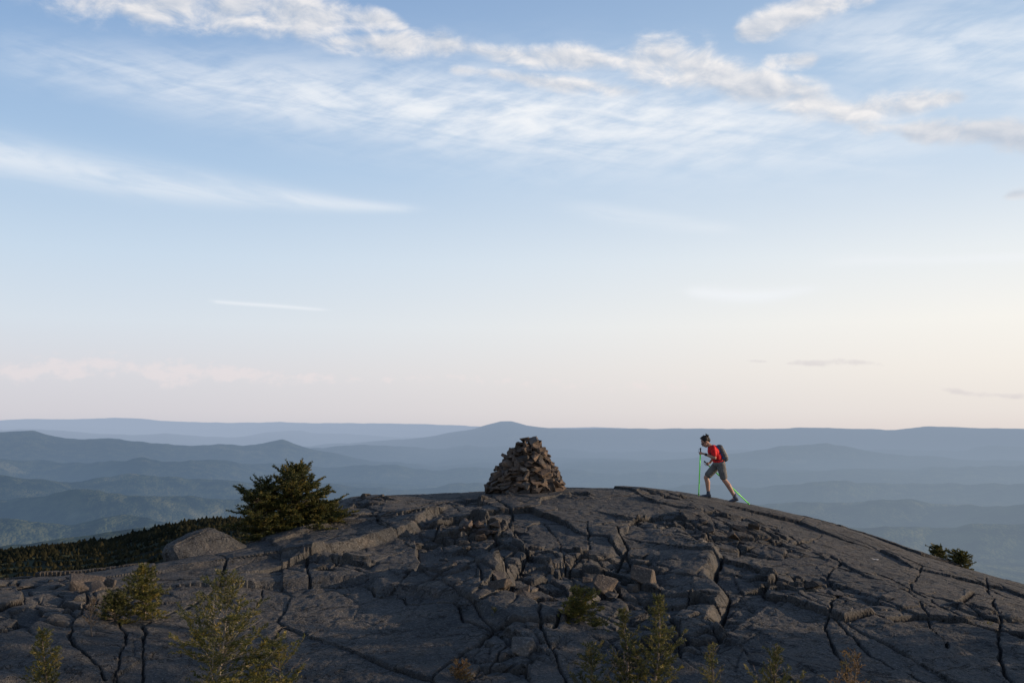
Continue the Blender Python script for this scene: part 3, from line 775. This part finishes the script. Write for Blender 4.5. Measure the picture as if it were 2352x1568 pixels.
conifer(ST, 'taller of the two foreground spruces below the hiker', 'tree', 1502, 1368, 130, 7.6, 10, nb=100, foliage=M_needle_y, up=.4, shape=.85, gaps=.48, low=.30, leaders=3, twist=2.0, bare=.1, twigk=.26, **FG)
conifer(ST, 'shorter left one of the two foreground spruces below the hiker', 'tree', 1430, 1402, 130, 7.7, 11, nb=85, foliage=M_needle, up=.4, shape=.8, gaps=.48, low=.30, leaders=3, twist=2.0, bare=.1, twigk=.26, **FG)
conifer('spruce_shrub', 'low dark spruce shrub left of the two foreground spruces', 'shrub', 1362, 1490, 120, 7.5, 12, nb=55, up=.4, shape=.5, low=.35, gaps=.4, twist=2, twigk=.27, **FG)
conifer('sapling', 'thin sapling right of the two foreground spruces', 'sapling', 1642, 1484, 80, 7.5, 13, nb=55, dens=240, nl=.020, nw=.0055, foliage=M_needle_y, up=.8, shape=.6, bare=.25, low=.4, twist=2, gaps=.4, leaders=3)
conifer('sapling', 'yellowish spruce sapling poking up at the bottom edge below the hiker', 'sapling', 1785, 1488, 95, 7.4, 14, nb=55, dens=320, nl=.020, nw=.0055, foliage=M_needle_y, up=.8, shape=.6, bare=.2, low=.4, leaders=7, twist=2, gaps=.35)
conifer('sapling', 'sparse orange-tinted sapling at the bottom right', 'sapling', 1962, 1508, 130, 7.3, 15, nb=50, dens=220, nl=.02, nw=.0055, foliage=M_dry, up=.8, shape=.5, bare=.3, low=.4, leaders=8, twist=2, gaps=.4)
conifer('spruce_shrub', 'left of two small dark bushes behind the right slope', 'shrub', 2150, 1258, 32, 21.6, 16, nb=55, dens=200, nl=.035, nw=.015, up=.3, shape=.3, Ybase=1300, leaders=2)
conifer('spruce_shrub', 'right of two small dark bushes behind the right slope', 'shrub', 2203, 1270, 40, 21.0, 18, nb=70, dens=200, nl=.035, nw=.015, up=.3, shape=.3, Ybase=1312, leaders=3)
conifer('leafy_sprig', 'pale green leafy sprig in the gully between slabs', 'plant', 1137, 1398, 22, 11.0, 19, nb=16, dens=110, nl=.02, nw=.010, foliage=M_needle_y, up=1.0, shape=.5, Ybase=1468)
conifer('dry_shrub', 'small rusty brown shrub at the bottom edge between slabs', 'shrub', 1058, 1530, 30, 9.2, 20, nb=40, dens=260, nl=.02, nw=.006, foliage=M_dry, up=.4, shape=.25, Ybase=1566)
conifer('leafy_sprig', 'small green tuft in the crack at the right edge', 'plant', 2266, 1436, 26, 12.2, 21, nb=24, dens=160, nl=.025, nw=.007, foliage=M_needle_y, up=.7, shape=.4, Ybase=1478)
# a clump of taller spruces stands just past the right edge; their evening shadows reach across the lower slabs
for k, (x, y, H_) in enumerate(((8.8, 11.2, 3.3), (8.2, 10.3, 3.3), (10.4, 10.9, 3.9), (9.7, 10.1, 3.6), (9.0, 9.4, 3.4), (11.2, 9.8, 4.0))):
    conifer(ST, 'tall spruce of the clump beyond the right edge of the summit slabs', 'tree', 0, 0, 0, 0, 40+k, nb=70, dens=40, nl=.09, nw=.07, up=.1, shape=.5, group='spruces beyond the right edge', at=(x, y, H_, .95), twigk=.25, gaps=.3)
tick('trees')

# ------------------------------------------------------------------ rocks
def rock_mesh(rng, sx, sy, sz, n=16, bev=.08, tri=True):
    bm = bmesh.new()
    for i in range(n):
        v = rng.normal(size=3); v /= np.linalg.norm(v); v = np.sign(v)*np.abs(v)**.5
        v *= rng.uniform(.80, 1.05); bm.verts.new((v[0]*sx*.62, v[1]*sy*.62, v[2]*sz*.62))
    r = bmesh.ops.convex_hull(bm, input=bm.verts)
    bmesh.ops.delete(bm, geom=[g for g in r['geom_interior'] if isinstance(g, bmesh.types.BMVert)], context='VERTS')
    bmesh.ops.dissolve_limit(bm, angle_limit=.25, verts=bm.verts, edges=bm.edges)
    bmesh.ops.bevel(bm, geom=bm.edges[:], offset=min(sx, sy, sz)*bev, segments=1, affect='EDGES', clamp_overlap=True)
    bmesh.ops.triangulate(bm, faces=bm.faces[:])
    me = bpy.data.meshes.new('rock'); bm.to_mesh(me); bm.free(); me.materials.append(M_stone)
    return me

def cairn():
    rng = np.random.default_rng(14)
    D = 22.4; c = P(1207, 1122, D); x0, y0 = float(c[0]), float(c[1]); z0 = G(x0, y0)-.03
    root = empty('stone_cairn', (x0, y0, z0)); tag(root, 'tall conical cairn of piled brown and grey stones on the summit crest', 'cairn')
    px = D/F
    prof = [(0, 90), (.10, 87), (.28, 78), (.52, 67), (.70, 55), (.84, 44), (.98, 32), (1.10, 23), (1.25, 17)]
    cx = [(0, 0), (.5, 2), (.8, 6), (1.0, 11), (1.3, 15)]
    H = (1122-996)*px
    zs = 0.0; cand = []; extra = []
    while zs < H-.09:
        h = rng.uniform(.055, .085)
        R = np.interp(zs, [p[0] for p in prof], [p[1] for p in prof])*px; ox = np.interp(zs, [p[0] for p in cx], [p[1] for p in cx])*px
        for ring in (0, 1, 2, 3):
            rr = R-.09-ring*.16
            if rr < .03 and ring > 0: break
            rr = max(rr, .02)
            nst = max(1 if rr < .05 else 3, int(2*math.pi*rr/rng.uniform(.18, .25)))
            ph = rng.uniform(0, 6)
            for k in range(nst):
                a = ph+2*math.pi*k/nst+rng.uniform(-.22, .22)
                w = rng.uniform(.12, .32)*(1 if zs < .8 else .72); dd = rng.uniform(.14, .25); hh = h*rng.uniform(.8, 2.1)
                if rng.random() < .2: hh *= 1.45; w *= .85
                jr = rr+rng.uniform(-.05, .07)
                me = rock_mesh(rng, dd, w, hh, int(rng.integers(8, 15)), .05)
                M = Matrix.Translation((ox+jr*math.cos(a), jr*math.sin(a), zs+h*.55+rng.uniform(-.03, .03)))@Matrix.Rotation(a+rng.uniform(-.7, .7), 4, 'Z')@Matrix.Rotation(rng.uniform(-.35, .6), 4, 'Y')@Matrix.Rotation(rng.uniform(-.4, .4), 4, 'X')
                if math.sin(a) < .25 and ring == 0: cand.append((w*hh, me, M))
                else: extra.append((me, M))
        zs += h*.92
    cand.sort(key=lambda q: -q[0])
    for q in cand[:96]:
        o = link('stone', q[1], None, root); o.matrix_local = q[2]
    extra += [(q[1], q[2]) for q in cand[96:]]
    for (dx, hz, w, t) in ((0, 0, .38, .05), (-5, .035, .28, .045), (7, .065, .22, .035), (12, .09, .12, .03)):
        me = rock_mesh(rng, w, w*.7, t*1.3, 14); o = link('capstone', me, None, root)
        o.matrix_local = Matrix.Translation(((14+dx*.6)*px, 0, H-.11+hz))@Matrix.Rotation(rng.uniform(-.15, .15), 4, 'Y')
    bm = bmesh.new()
    for me, M in extra:
        me.transform(M); bm.from_mesh(me)
    me = bpy.data.meshes.new('packing'); bm.to_mesh(me); bm.free(); me.materials.append(M_stone)
    o = link('packing_stones', me, None, root); o['kind'] = 'stuff'
cairn()

def boulder():
    pts = []; D = 14.9
    for X, Y, dy in [(372, 1285, 0), (378, 1256, .1), (418, 1226, .5), (462, 1217, .55), (505, 1234, .4), (540, 1264, .3), (540, 1290, .1), (440, 1300, -.35), (520, 1298, -.3), (400, 1252, -.2), (455, 1226, .2), (366, 1290, .9), (540, 1280, 1.0), (450, 1230, 1.0), (450, 1300, 1.2)]:
        pts.append(P(X, Y, D)+np.array([0, dy, 0]))
    pts = np.array(pts); c = pts.mean(0); c[2] = pts[:, 2].min(); pts -= c
    bm = bmesh.new()
    for p in pts: bm.verts.new(p)
    r = bmesh.ops.convex_hull(bm, input=bm.verts)
    bmesh.ops.delete(bm, geom=[g for g in r['geom_interior'] if isinstance(g, bmesh.types.BMVert)], context='VERTS')
    bmesh.ops.bevel(bm, geom=bm.edges[:], offset=.03, segments=2, affect='EDGES', clamp_overlap=True)
    bmesh.ops.triangulate(bm, faces=bm.faces[:])
    bmesh.ops.subdivide_edges(bm, edges=bm.edges[:], cuts=3, use_grid_fill=True)
    for v in bm.verts:
        n = mnoise.fractal(v.co*2.5, 1.0, 2.0, 4); v.co += v.co.normalized()*n*.05
    me = bpy.data.meshes.new('boulder'); bm.to_mesh(me); bm.free(); me.materials.append(M_ground)
    o = link('boulder', me); o.location = c; tag(o, 'large grey angular boulder left of the dense spruce', 'boulder')
boulder()

def loose():
    rng = np.random.default_rng(31)
    groups = [
     ('small reddish loose rock in the rubble pocket below the cairn', 'loose rocks in the rubble pocket below the cairn', [(1090, 1235, 55, 9, 14)]),
     ('angular loose rock wedged in the gully in the middle of the slabs', 'loose rocks in the central gully', [(1185, 1370, 45, 30, 10)]),
     ('loose block on the broken ledges below the hiker', 'loose blocks on the broken ledges', [(1680, 1225, 80, 18, 12)]),
     ('loose block in the broken hollow of the right-hand slabs', 'loose blocks in the right-hand hollow', [(1870, 1365, 55, 22, 9)]),
     ('shaded rock among the dark blocks at far left', 'shaded rocks at far left', [(215, 1345, 60, 22, 7)]),
     ('loose block beside the crack above the two foreground spruces', 'loose blocks above the foreground spruces', [(1400, 1345, 60, 20, 8)])]
    for label, grp, lst in groups:
        for X, Y, rx, ry, n in lst:
            for k in range(n):
                h = hit(X+rng.uniform(-rx, rx), Y+rng.uniform(-ry, ry)); s = rng.uniform(.09, .20)
                me = rock_mesh(rng, s*1.4, s, s*.6, 13, .05)
                o = link('loose_rock', me); me.materials[0] = M_stone if 'reddish' in label else M_boulder; o.location = (h[0], h[1], G(h[0], h[1])+s*.17); o.rotation_euler = (rng.uniform(-.4, .4), rng.uniform(-.4, .4), rng.uniform(0, 6))
                tag(o, label, 'rock', grp)
    for X, Y, s, label in ((1392, 1350, .36, 'grey rounded block standing in the gully left of the foreground spruces'), (1480, 1340, .38, 'upright split block beside the gully above the foreground spruces'),
                           (1205, 1505, .28, 'pale block resting in the crack at the bottom centre'), (205, 1345, .40, 'dark squarish block among the shaded rocks at left')):
        h = hit(X, Y); me = rock_mesh(rng, s, s*.8, s*.7, 14, .05)
        o = link('rock_block', me); me.materials[0] = M_boulder; o.location = (h[0], h[1], G(h[0], h[1])+s*.12); o.rotation_euler = (.1, .2, rng.uniform(0, 3)); tag(o, label, 'rock')
loose()

h = hit(2006, 1280)
bm = bmesh.new()
for i in range(7):
    for j in range(3):
        x = h[0]-.07+.14*i/6+.02*j; y = h[1]-.05+.10*j/2+(.03*math.sin(i)); bm.verts.new((x, y, G(x, y)+.012))
bm.verts.ensure_lookup_table()
for i in range(6):
    for j in range(2): bm.faces.new([bm.verts[i*3+j], bm.verts[(i+1)*3+j], bm.verts[(i+1)*3+j+1], bm.verts[i*3+j+1]])
me = bpy.data.meshes.new('blaze'); bm.to_mesh(me); bm.free()
tag(link('trail_blaze', me, simple_mat('white_paint', (.42, .42, .41), .8)), 'small worn white paint trail mark on the right slope', 'trail mark')

# faint letters scratched into the big smooth slab, following its surface
M_scratch = simple_mat('scratched_rock', (.032, .030, .029), .95)
def carve(txt, X, Y, size, rot, label):
    h = hit(X, Y)
    cu = bpy.data.curves.new('t', 'FONT'); cu.body = txt; cu.size = size; cu.space_character = 1.25; cu.offset = -.004
    t = bpy.data.objects.new('t', cu); COL.objects.link(t)
    dg = bpy.context.evaluated_depsgraph_get(); me = bpy.data.meshes.new_from_object(t.evaluated_get(dg))
    bpy.data.objects.remove(t)
    bm = bmesh.new(); bm.from_mesh(me); bmesh.ops.triangulate(bm, faces=bm.faces[:])
    bmesh.ops.subdivide_edges(bm, edges=[e for e in bm.edges if e.calc_length() > .03], cuts=2)
    for v in bm.verts:
        x = v.co.x; y = v.co.y*2.2; X_ = h[0]+x*math.cos(rot)-y*math.sin(rot); Y_ = h[1]+x*math.sin(rot)+y*math.cos(rot)
        v.co = (X_, Y_, G(X_, Y_)+.010)
    bm.to_mesh(me); bm.free(); me.materials.clear()
    tag(link('scratched_lettering', me, M_scratch), label, 'carving')
carve('John', 915, 1452, .13, -.03, 'faint name John scratched into the big smooth slab')
carve('ALLEN', 790, 1546, .11, .02, 'faint capitals ALLEN scratched into the slab near the bottom edge')
tick('rocks')

# ------------------------------------------------------------------ camera
cd = bpy.data.cameras.new('Camera'); cam = bpy.data.objects.new('Camera', cd); COL.objects.link(cam)
cd.lens = 35; cd.sensor_width = 36; cd.clip_start = .1; cd.clip_end = 200000
cam.location = (0, 0, 0); cam.rotation_euler = (math.pi/2+PITCH, 0, 0); scene.camera = cam

# ------------------------------------------------------------------ sun
SUN_EL, SUN_AZ = math.radians(10.5), math.radians(86)
sd = bpy.data.lights.new('Sun', 'SUN'); sun = bpy.data.objects.new('Sun', sd); COL.objects.link(sun)
sd.energy = 5.0; sd.angle = math.radians(.6); sd.color = (1, .76, .52)
dv = Vector((math.cos(SUN_EL)*math.sin(SUN_AZ), math.cos(SUN_EL)*math.cos(SUN_AZ), math.sin(SUN_EL)))
sun.rotation_euler = dv.to_track_quat('Z', 'Y').to_euler()

# ------------------------------------------------------------------ sky
w = bpy.data.worlds.new('World'); scene.world = w; w.use_nodes = True
nt = w.node_tree; nt.nodes.clear(); b = NB(nt)
tc = b.n('ShaderNodeTexCoord').outputs['Generated']
nrm = b.n('ShaderNodeVectorMath', operation='NORMALIZE'); b.L.new(tc, nrm.inputs[0])
sx = b.n('ShaderNodeSeparateXYZ'); b.L.new(nrm.outputs[0], sx.inputs[0])
az = b.m('MULTIPLY', b.m('ARCTAN2', sx.outputs[0], sx.outputs[1]), 57.2958)
el = b.m('MULTIPLY', b.m('ARCSINE', sx.outputs[2]), 57.2958)
def ae(X, Y):
    d = ray(X, Y); return math.degrees(math.atan2(d[0], d[1])), math.degrees(math.atan2(d[2], math.hypot(d[0], d[1])))
def ramp(stops):
    r = b.n('ShaderNodeValToRGB'); f = b.m('DIVIDE', b.m('ADD', el, 5.0), 95.0, clamp=True); b.L.new(f, r.inputs[0])
    e = r.color_ramp.elements
    e[0].position = 0.0; e[0].color = s2l(*stops[0][1]); e[1].position = 1.0; e[1].color = s2l(*stops[-1][1])
    for d, c in stops[1:-1]:
        x = e.new((d+5)/95); x.color = s2l(*c)
    return r.outputs[0]
left = ramp([(-5, (170, 178, 195)), (0, (202, 202, 212)), (.85, (211, 209, 217)), (3.3, (219, 219, 226)), (5.8, (218, 227, 237)), (9.5, (203, 221, 239)), (14.4, (174, 202, 232)), (19.3, (149, 182, 221)), (24, (134, 167, 210)), (45, (86, 112, 154)), (90, (58, 78, 118))])
right = ramp([(-5, (190, 185, 185)), (0, (231, 221, 217)), (.85, (237, 229, 224)), (3.3, (248, 241, 233)), (5.8, (253, 249, 242)), (9.5, (240, 244, 246)), (14.4, (206, 223, 241)), (19.3, (178, 204, 232)), (24, (162, 189, 221)), (45, (92, 118, 160)), (90, (58, 78, 118))])
base = b.mix(b.ss(az, -30, 36), left, right)
sky = b.n('ShaderNodeTexSky', sky_type='NISHITA'); sky.sun_disc = False; sky.sun_elevation = SUN_EL; sky.sun_rotation = SUN_AZ; sky.altitude = 900
sc = b.n('ShaderNodeVectorMath', operation='SCALE'); b.L.new(sky.outputs[0], sc.inputs[0]); sc.inputs[3].default_value = .09
base = b.mix(.06, base, sc.outputs[0])
u = b.m('DIVIDE', b.m('ADD', az, 40.0), 80.0, clamp=True)
def curve(pts):
    c = b.n('ShaderNodeFloatCurve'); b.L.new(u, c.inputs[1]); cv = c.mapping.curves[0]
    pts = sorted(pts); pts = [(max(0, min(1, p)), v) for p, v in pts]
    cv.points[0].location = (0.0, pts[0][1]); cv.points[1].location = (1.0, pts[-1][1])
    for p, v in pts:
        if 0.001 < p < .999: cv.points.new(p, v)
    c.mapping.update(); return c.outputs[0]
def band(pts, wk=1.0):
    cc = []; ww = []; aa = []
    for X, Y, hw, am in pts:
        a, e = ae(X, Y); uu = (a+40)/80; cc.append((uu, e/40)); ww.append((uu, wk*hw/F*57.3/10)); aa.append((uu, am*.7))
    cen = b.m('MULTIPLY', curve(cc), 40.0); wid = b.m('MAXIMUM', b.m('MULTIPLY', curve(ww), 10.0), .03); am = b.m('MAXIMUM', b.m('DIVIDE', curve(aa), .7), 0.0)
    d = b.m('DIVIDE', b.m('SUBTRACT', el, cen), wid)
    return b.m('MULTIPLY', am, b.m('EXPONENT', b.m('MULTIPLY', b.m('MULTIPLY', d, d), -1.0))), d
def vec(a_, e_, z=0.0, rot=0.0):
    cr, sr = math.cos(rot), math.sin(rot)
    X_ = b.m('ADD', b.m('MULTIPLY', az, cr), b.m('MULTIPLY', el, sr)); Y_ = b.m('SUBTRACT', b.m('MULTIPLY', el, cr), b.m('MULTIPLY', az, sr))
    c = b.n('ShaderNodeCombineXYZ'); b.L.new(b.m('MULTIPLY', X_, a_), c.inputs[0]); b.L.new(b.m('MULTIPLY', Y_, e_), c.inputs[1]); c.inputs[2].default_value = z
    return c.outputs[0]
def mx(*a):
    r = a[0]
    for q in a[1:]: r = b.m('MAXIMUM', r, q)
    return r
c1, _ = band([(-200, 90, 60, 0), (60, 135, 50, .45), (250, 165, 55, .7), (450, 195, 66, .9), (700, 220, 80, 1.1), (900, 240, 92, 1.2), (1150, 262, 105, 1.3), (1400, 275, 108, 1.3), (1650, 285, 102, 1.2), (1850, 292, 92, .95), (2100, 310, 75, .5), (2300, 320, 40, .1)])
c2, _ = band([(-300, 320, 36, .9), (0, 358, 36, .85), (200, 395, 36, .75), (400, 425, 32, .8), (600, 448, 25, .75), (800, 470, 15, .65), (920, 477, 10, .5), (1020, 480, 8, 0)])
c3, _ = band([(1650, 90, 40, 0), (1900, 95, 75, .6), (2100, 110, 95, .85), (2300, 130, 105, .95), (2600, 150, 100, .8)])
c4, _ = band([(1200, 460, 20, 0), (1450, 498, 22, .35), (1600, 518, 16, .35), (1750, 540, 12, .0), (1800, 600, 12, 0), (2000, 598, 12, .45), (2200, 596, 10, .5), (2352, 590, 12, .6), (2600, 585, 14, .5)])
c5, _ = band([(470, 690, 4, 0), (500, 693, 4, .75), (640, 703, 4, .85), (740, 711, 3.5, .5), (780, 713, 3, 0), (1540, 668, 8, 0), (1600, 672, 13, 1), (1720, 680, 15, 1.1), (1790, 676, 13, .9), (1860, 665, 10, .5), (1950, 660, 8, 0)])
st = b.noise(vec(.16, .85, 3, -.12), 1.0, 7, .58, .5); st2 = b.noise(vec(.28, 1.2, 8, .26), 1.0, 6, .6, .3)
fine = b.m('ADD', b.m('MULTIPLY', st, .6), b.m('MULTIPLY', st2, .4))
tex = b.ss(fine, .32, .66)
cir = b.m('MULTIPLY', mx(c1, c3), b.m('MULTIPLY_ADD', tex, .84, .16))
cir = mx(cir, b.m('MULTIPLY', mx(c2, c4), b.m('MULTIPLY_ADD', b.ss(st, .3, .6), .6, .4)), b.m('MULTIPLY', c5, .8))
col = b.mix(b.m('MULTIPLY', cir, .78, clamp=True), base, s2l(242, 245, 249))
p1, d1 = band([(-50, -50, 30, .2), (200, -5, 45, .95), (420, 15, 55, 1), (600, 30, 52, 1), (760, 45, 46, 1), (880, 50, 28, .95), (940, 62, 16, .4), (1000, 70, 10, 0), (1640, 90, 12, 0), (1700, 75, 26, .8), (1760, 55, 38, .9), (1840, 22, 42, .95), (1920, 5, 30, .9), (2000, -5, 20, .6), (2080, -15, 14, 0)])
p2, d2 = band([(680, 90, 12, .1), (780, 98, 24, .9), (900, 98, 30, 1), (1000, 100, 30, 1), (1060, 112, 24, .8), (1140, 125, 24, .95), (1230, 130, 28, 1), (1340, 132, 32, 1.05), (1400, 140, 24, .8), (1440, 140, 40, .95), (1500, 135, 54, 1.05), (1600, 155, 58, 1.1), (1700, 190, 52, 1.1), (1800, 215, 45, 1.1), (1900, 238, 40, 1.05), (1960, 262, 34, 1), (2040, 250, 38, 1), (2120, 232, 28, 1), (2200, 224, 16, .9), (2270, 222, 8, 0)])
p3, d3 = band([(1000, 158, 10, 0), (1050, 160, 13, .8), (1150, 172, 15, .85), (1250, 190, 20, .9), (1350, 198, 22, .9), (1450, 210, 15, .7), (1550, 215, 10, 0), (1920, 290, 14, 0), (1990, 290, 24, .9), (2050, 294, 16, .75), (2090, 302, 22, 1.0), (2180, 303, 30, 1.15), (2300, 308, 34, 1.2), (2450, 320, 36, 1.2), (2600, 330, 30, 1)])
p7, d7 = band([(1720, 140, 10, .1), (1790, 145, 22, .8), (1860, 138, 20, .75), (1920, 130, 10, 0), (2280, 455, 6, 0), (2330, 448, 12, 1), (2450, 440, 16, 1)])
pm = mx(p1, p2, p3, p7)
pv = vec(.38, .70, 1)
pn = b.noise(pv, 1.0, 8, .61, .3)
off = b.n('ShaderNodeVectorMath', operation='ADD'); b.L.new(pv, off.inputs[0]); off.inputs[1].default_value = (.15, .24, 0)
pn2 = b.noise(off.outputs[0], 1.0, 3, .5, .3)
alpha = b.ss(b.m('ADD', pm, b.m('MULTIPLY', b.m('SUBTRACT', pn, .5), 2.2)), .14, 1.12)
alpha = b.m('MULTIPLY', alpha, b.ss(pm, .0, .5))
dd = mx(b.m('MULTIPLY', d1, b.ss(p1, .05, .2)), b.m('MULTIPLY', d2, b.ss(p2, .05, .2)), b.m('MULTIPLY', d3, b.ss(p3, .05, .2)))
lit = b.m('ADD', b.m('MULTIPLY', b.m('SUBTRACT', pn, pn2), 2.4), b.m('ADD', b.m('MULTIPLY', dd, .36), .48), clamp=True)
lit = b.m('MULTIPLY', lit, b.m('SUBTRACT', 1.0, b.m('MULTIPLY', b.m('MULTIPLY', b.ss(az, 19, 25), b.ss(p3, .1, .5)), .45)))
ccol = b.mix(lit, s2l(190, 199, 213), s2l(247, 243, 241))
col = b.mix(b.m('MULTIPLY', alpha, .90), col, ccol)
q1, _ = band([(-300, 868, 28, 1), (0, 862, 32, 1), (80, 850, 34, 1), (160, 845, 32, 1.1), (290, 838, 26, 1), (380, 858, 30, 1.2), (450, 855, 28, 1.1), (600, 862, 24, .95), (750, 872, 20, .7), (1000, 868, 16, .55), (1250, 880, 16, .6), (1520, 885, 20, .6), (1700, 880, 12, .2), (1800, 880, 8, 0)])
q2, _ = band([(1700, 828, 4, 0), (1740, 829, 5, .7), (1780, 832, 3, .2), (1830, 834, 7, .9), (1920, 832, 10, .9), (2020, 836, 7, .6), (2100, 868, 5, .1), (2200, 900, 8, .8), (2300, 908, 8, .8), (2500, 915, 8, .6)])
ln = b.noise(vec(.9, 1.5, 5), 1.0, 6, .62, .1)
a1 = b.ss(b.m('ADD', q1, b.m('MULTIPLY', b.m('SUBTRACT', ln, .5), 3.2)), .45, 1.25)
a1 = b.m('MULTIPLY', a1, b.ss(q1, .1, .5))
col = b.mix(b.m('MULTIPLY', a1, .42), col, s2l(240, 227, 226))
a2 = b.m('MULTIPLY', b.ss(b.m('ADD', q2, b.m('MULTIPLY', b.m('SUBTRACT', ln, .5), 1.6)), .3, 1.0), .40)
a2 = b.m('MULTIPLY', a2, b.ss(q2, .05, .3))
col = b.mix(a2, col, s2l(202, 196, 202))
bg = b.n('ShaderNodeBackground'); b.L.new(col, bg.inputs[0]); bg.inputs[1].default_value = 1.0
wo = b.n('ShaderNodeOutputWorld'); b.L.new(bg.outputs[0], wo.inputs[0])
for o in DEFER: COL.objects.link(o)
scene.view_settings.view_transform = 'Standard'; scene.view_settings.look = 'None'; scene.view_settings.exposure = 0
tick('end')
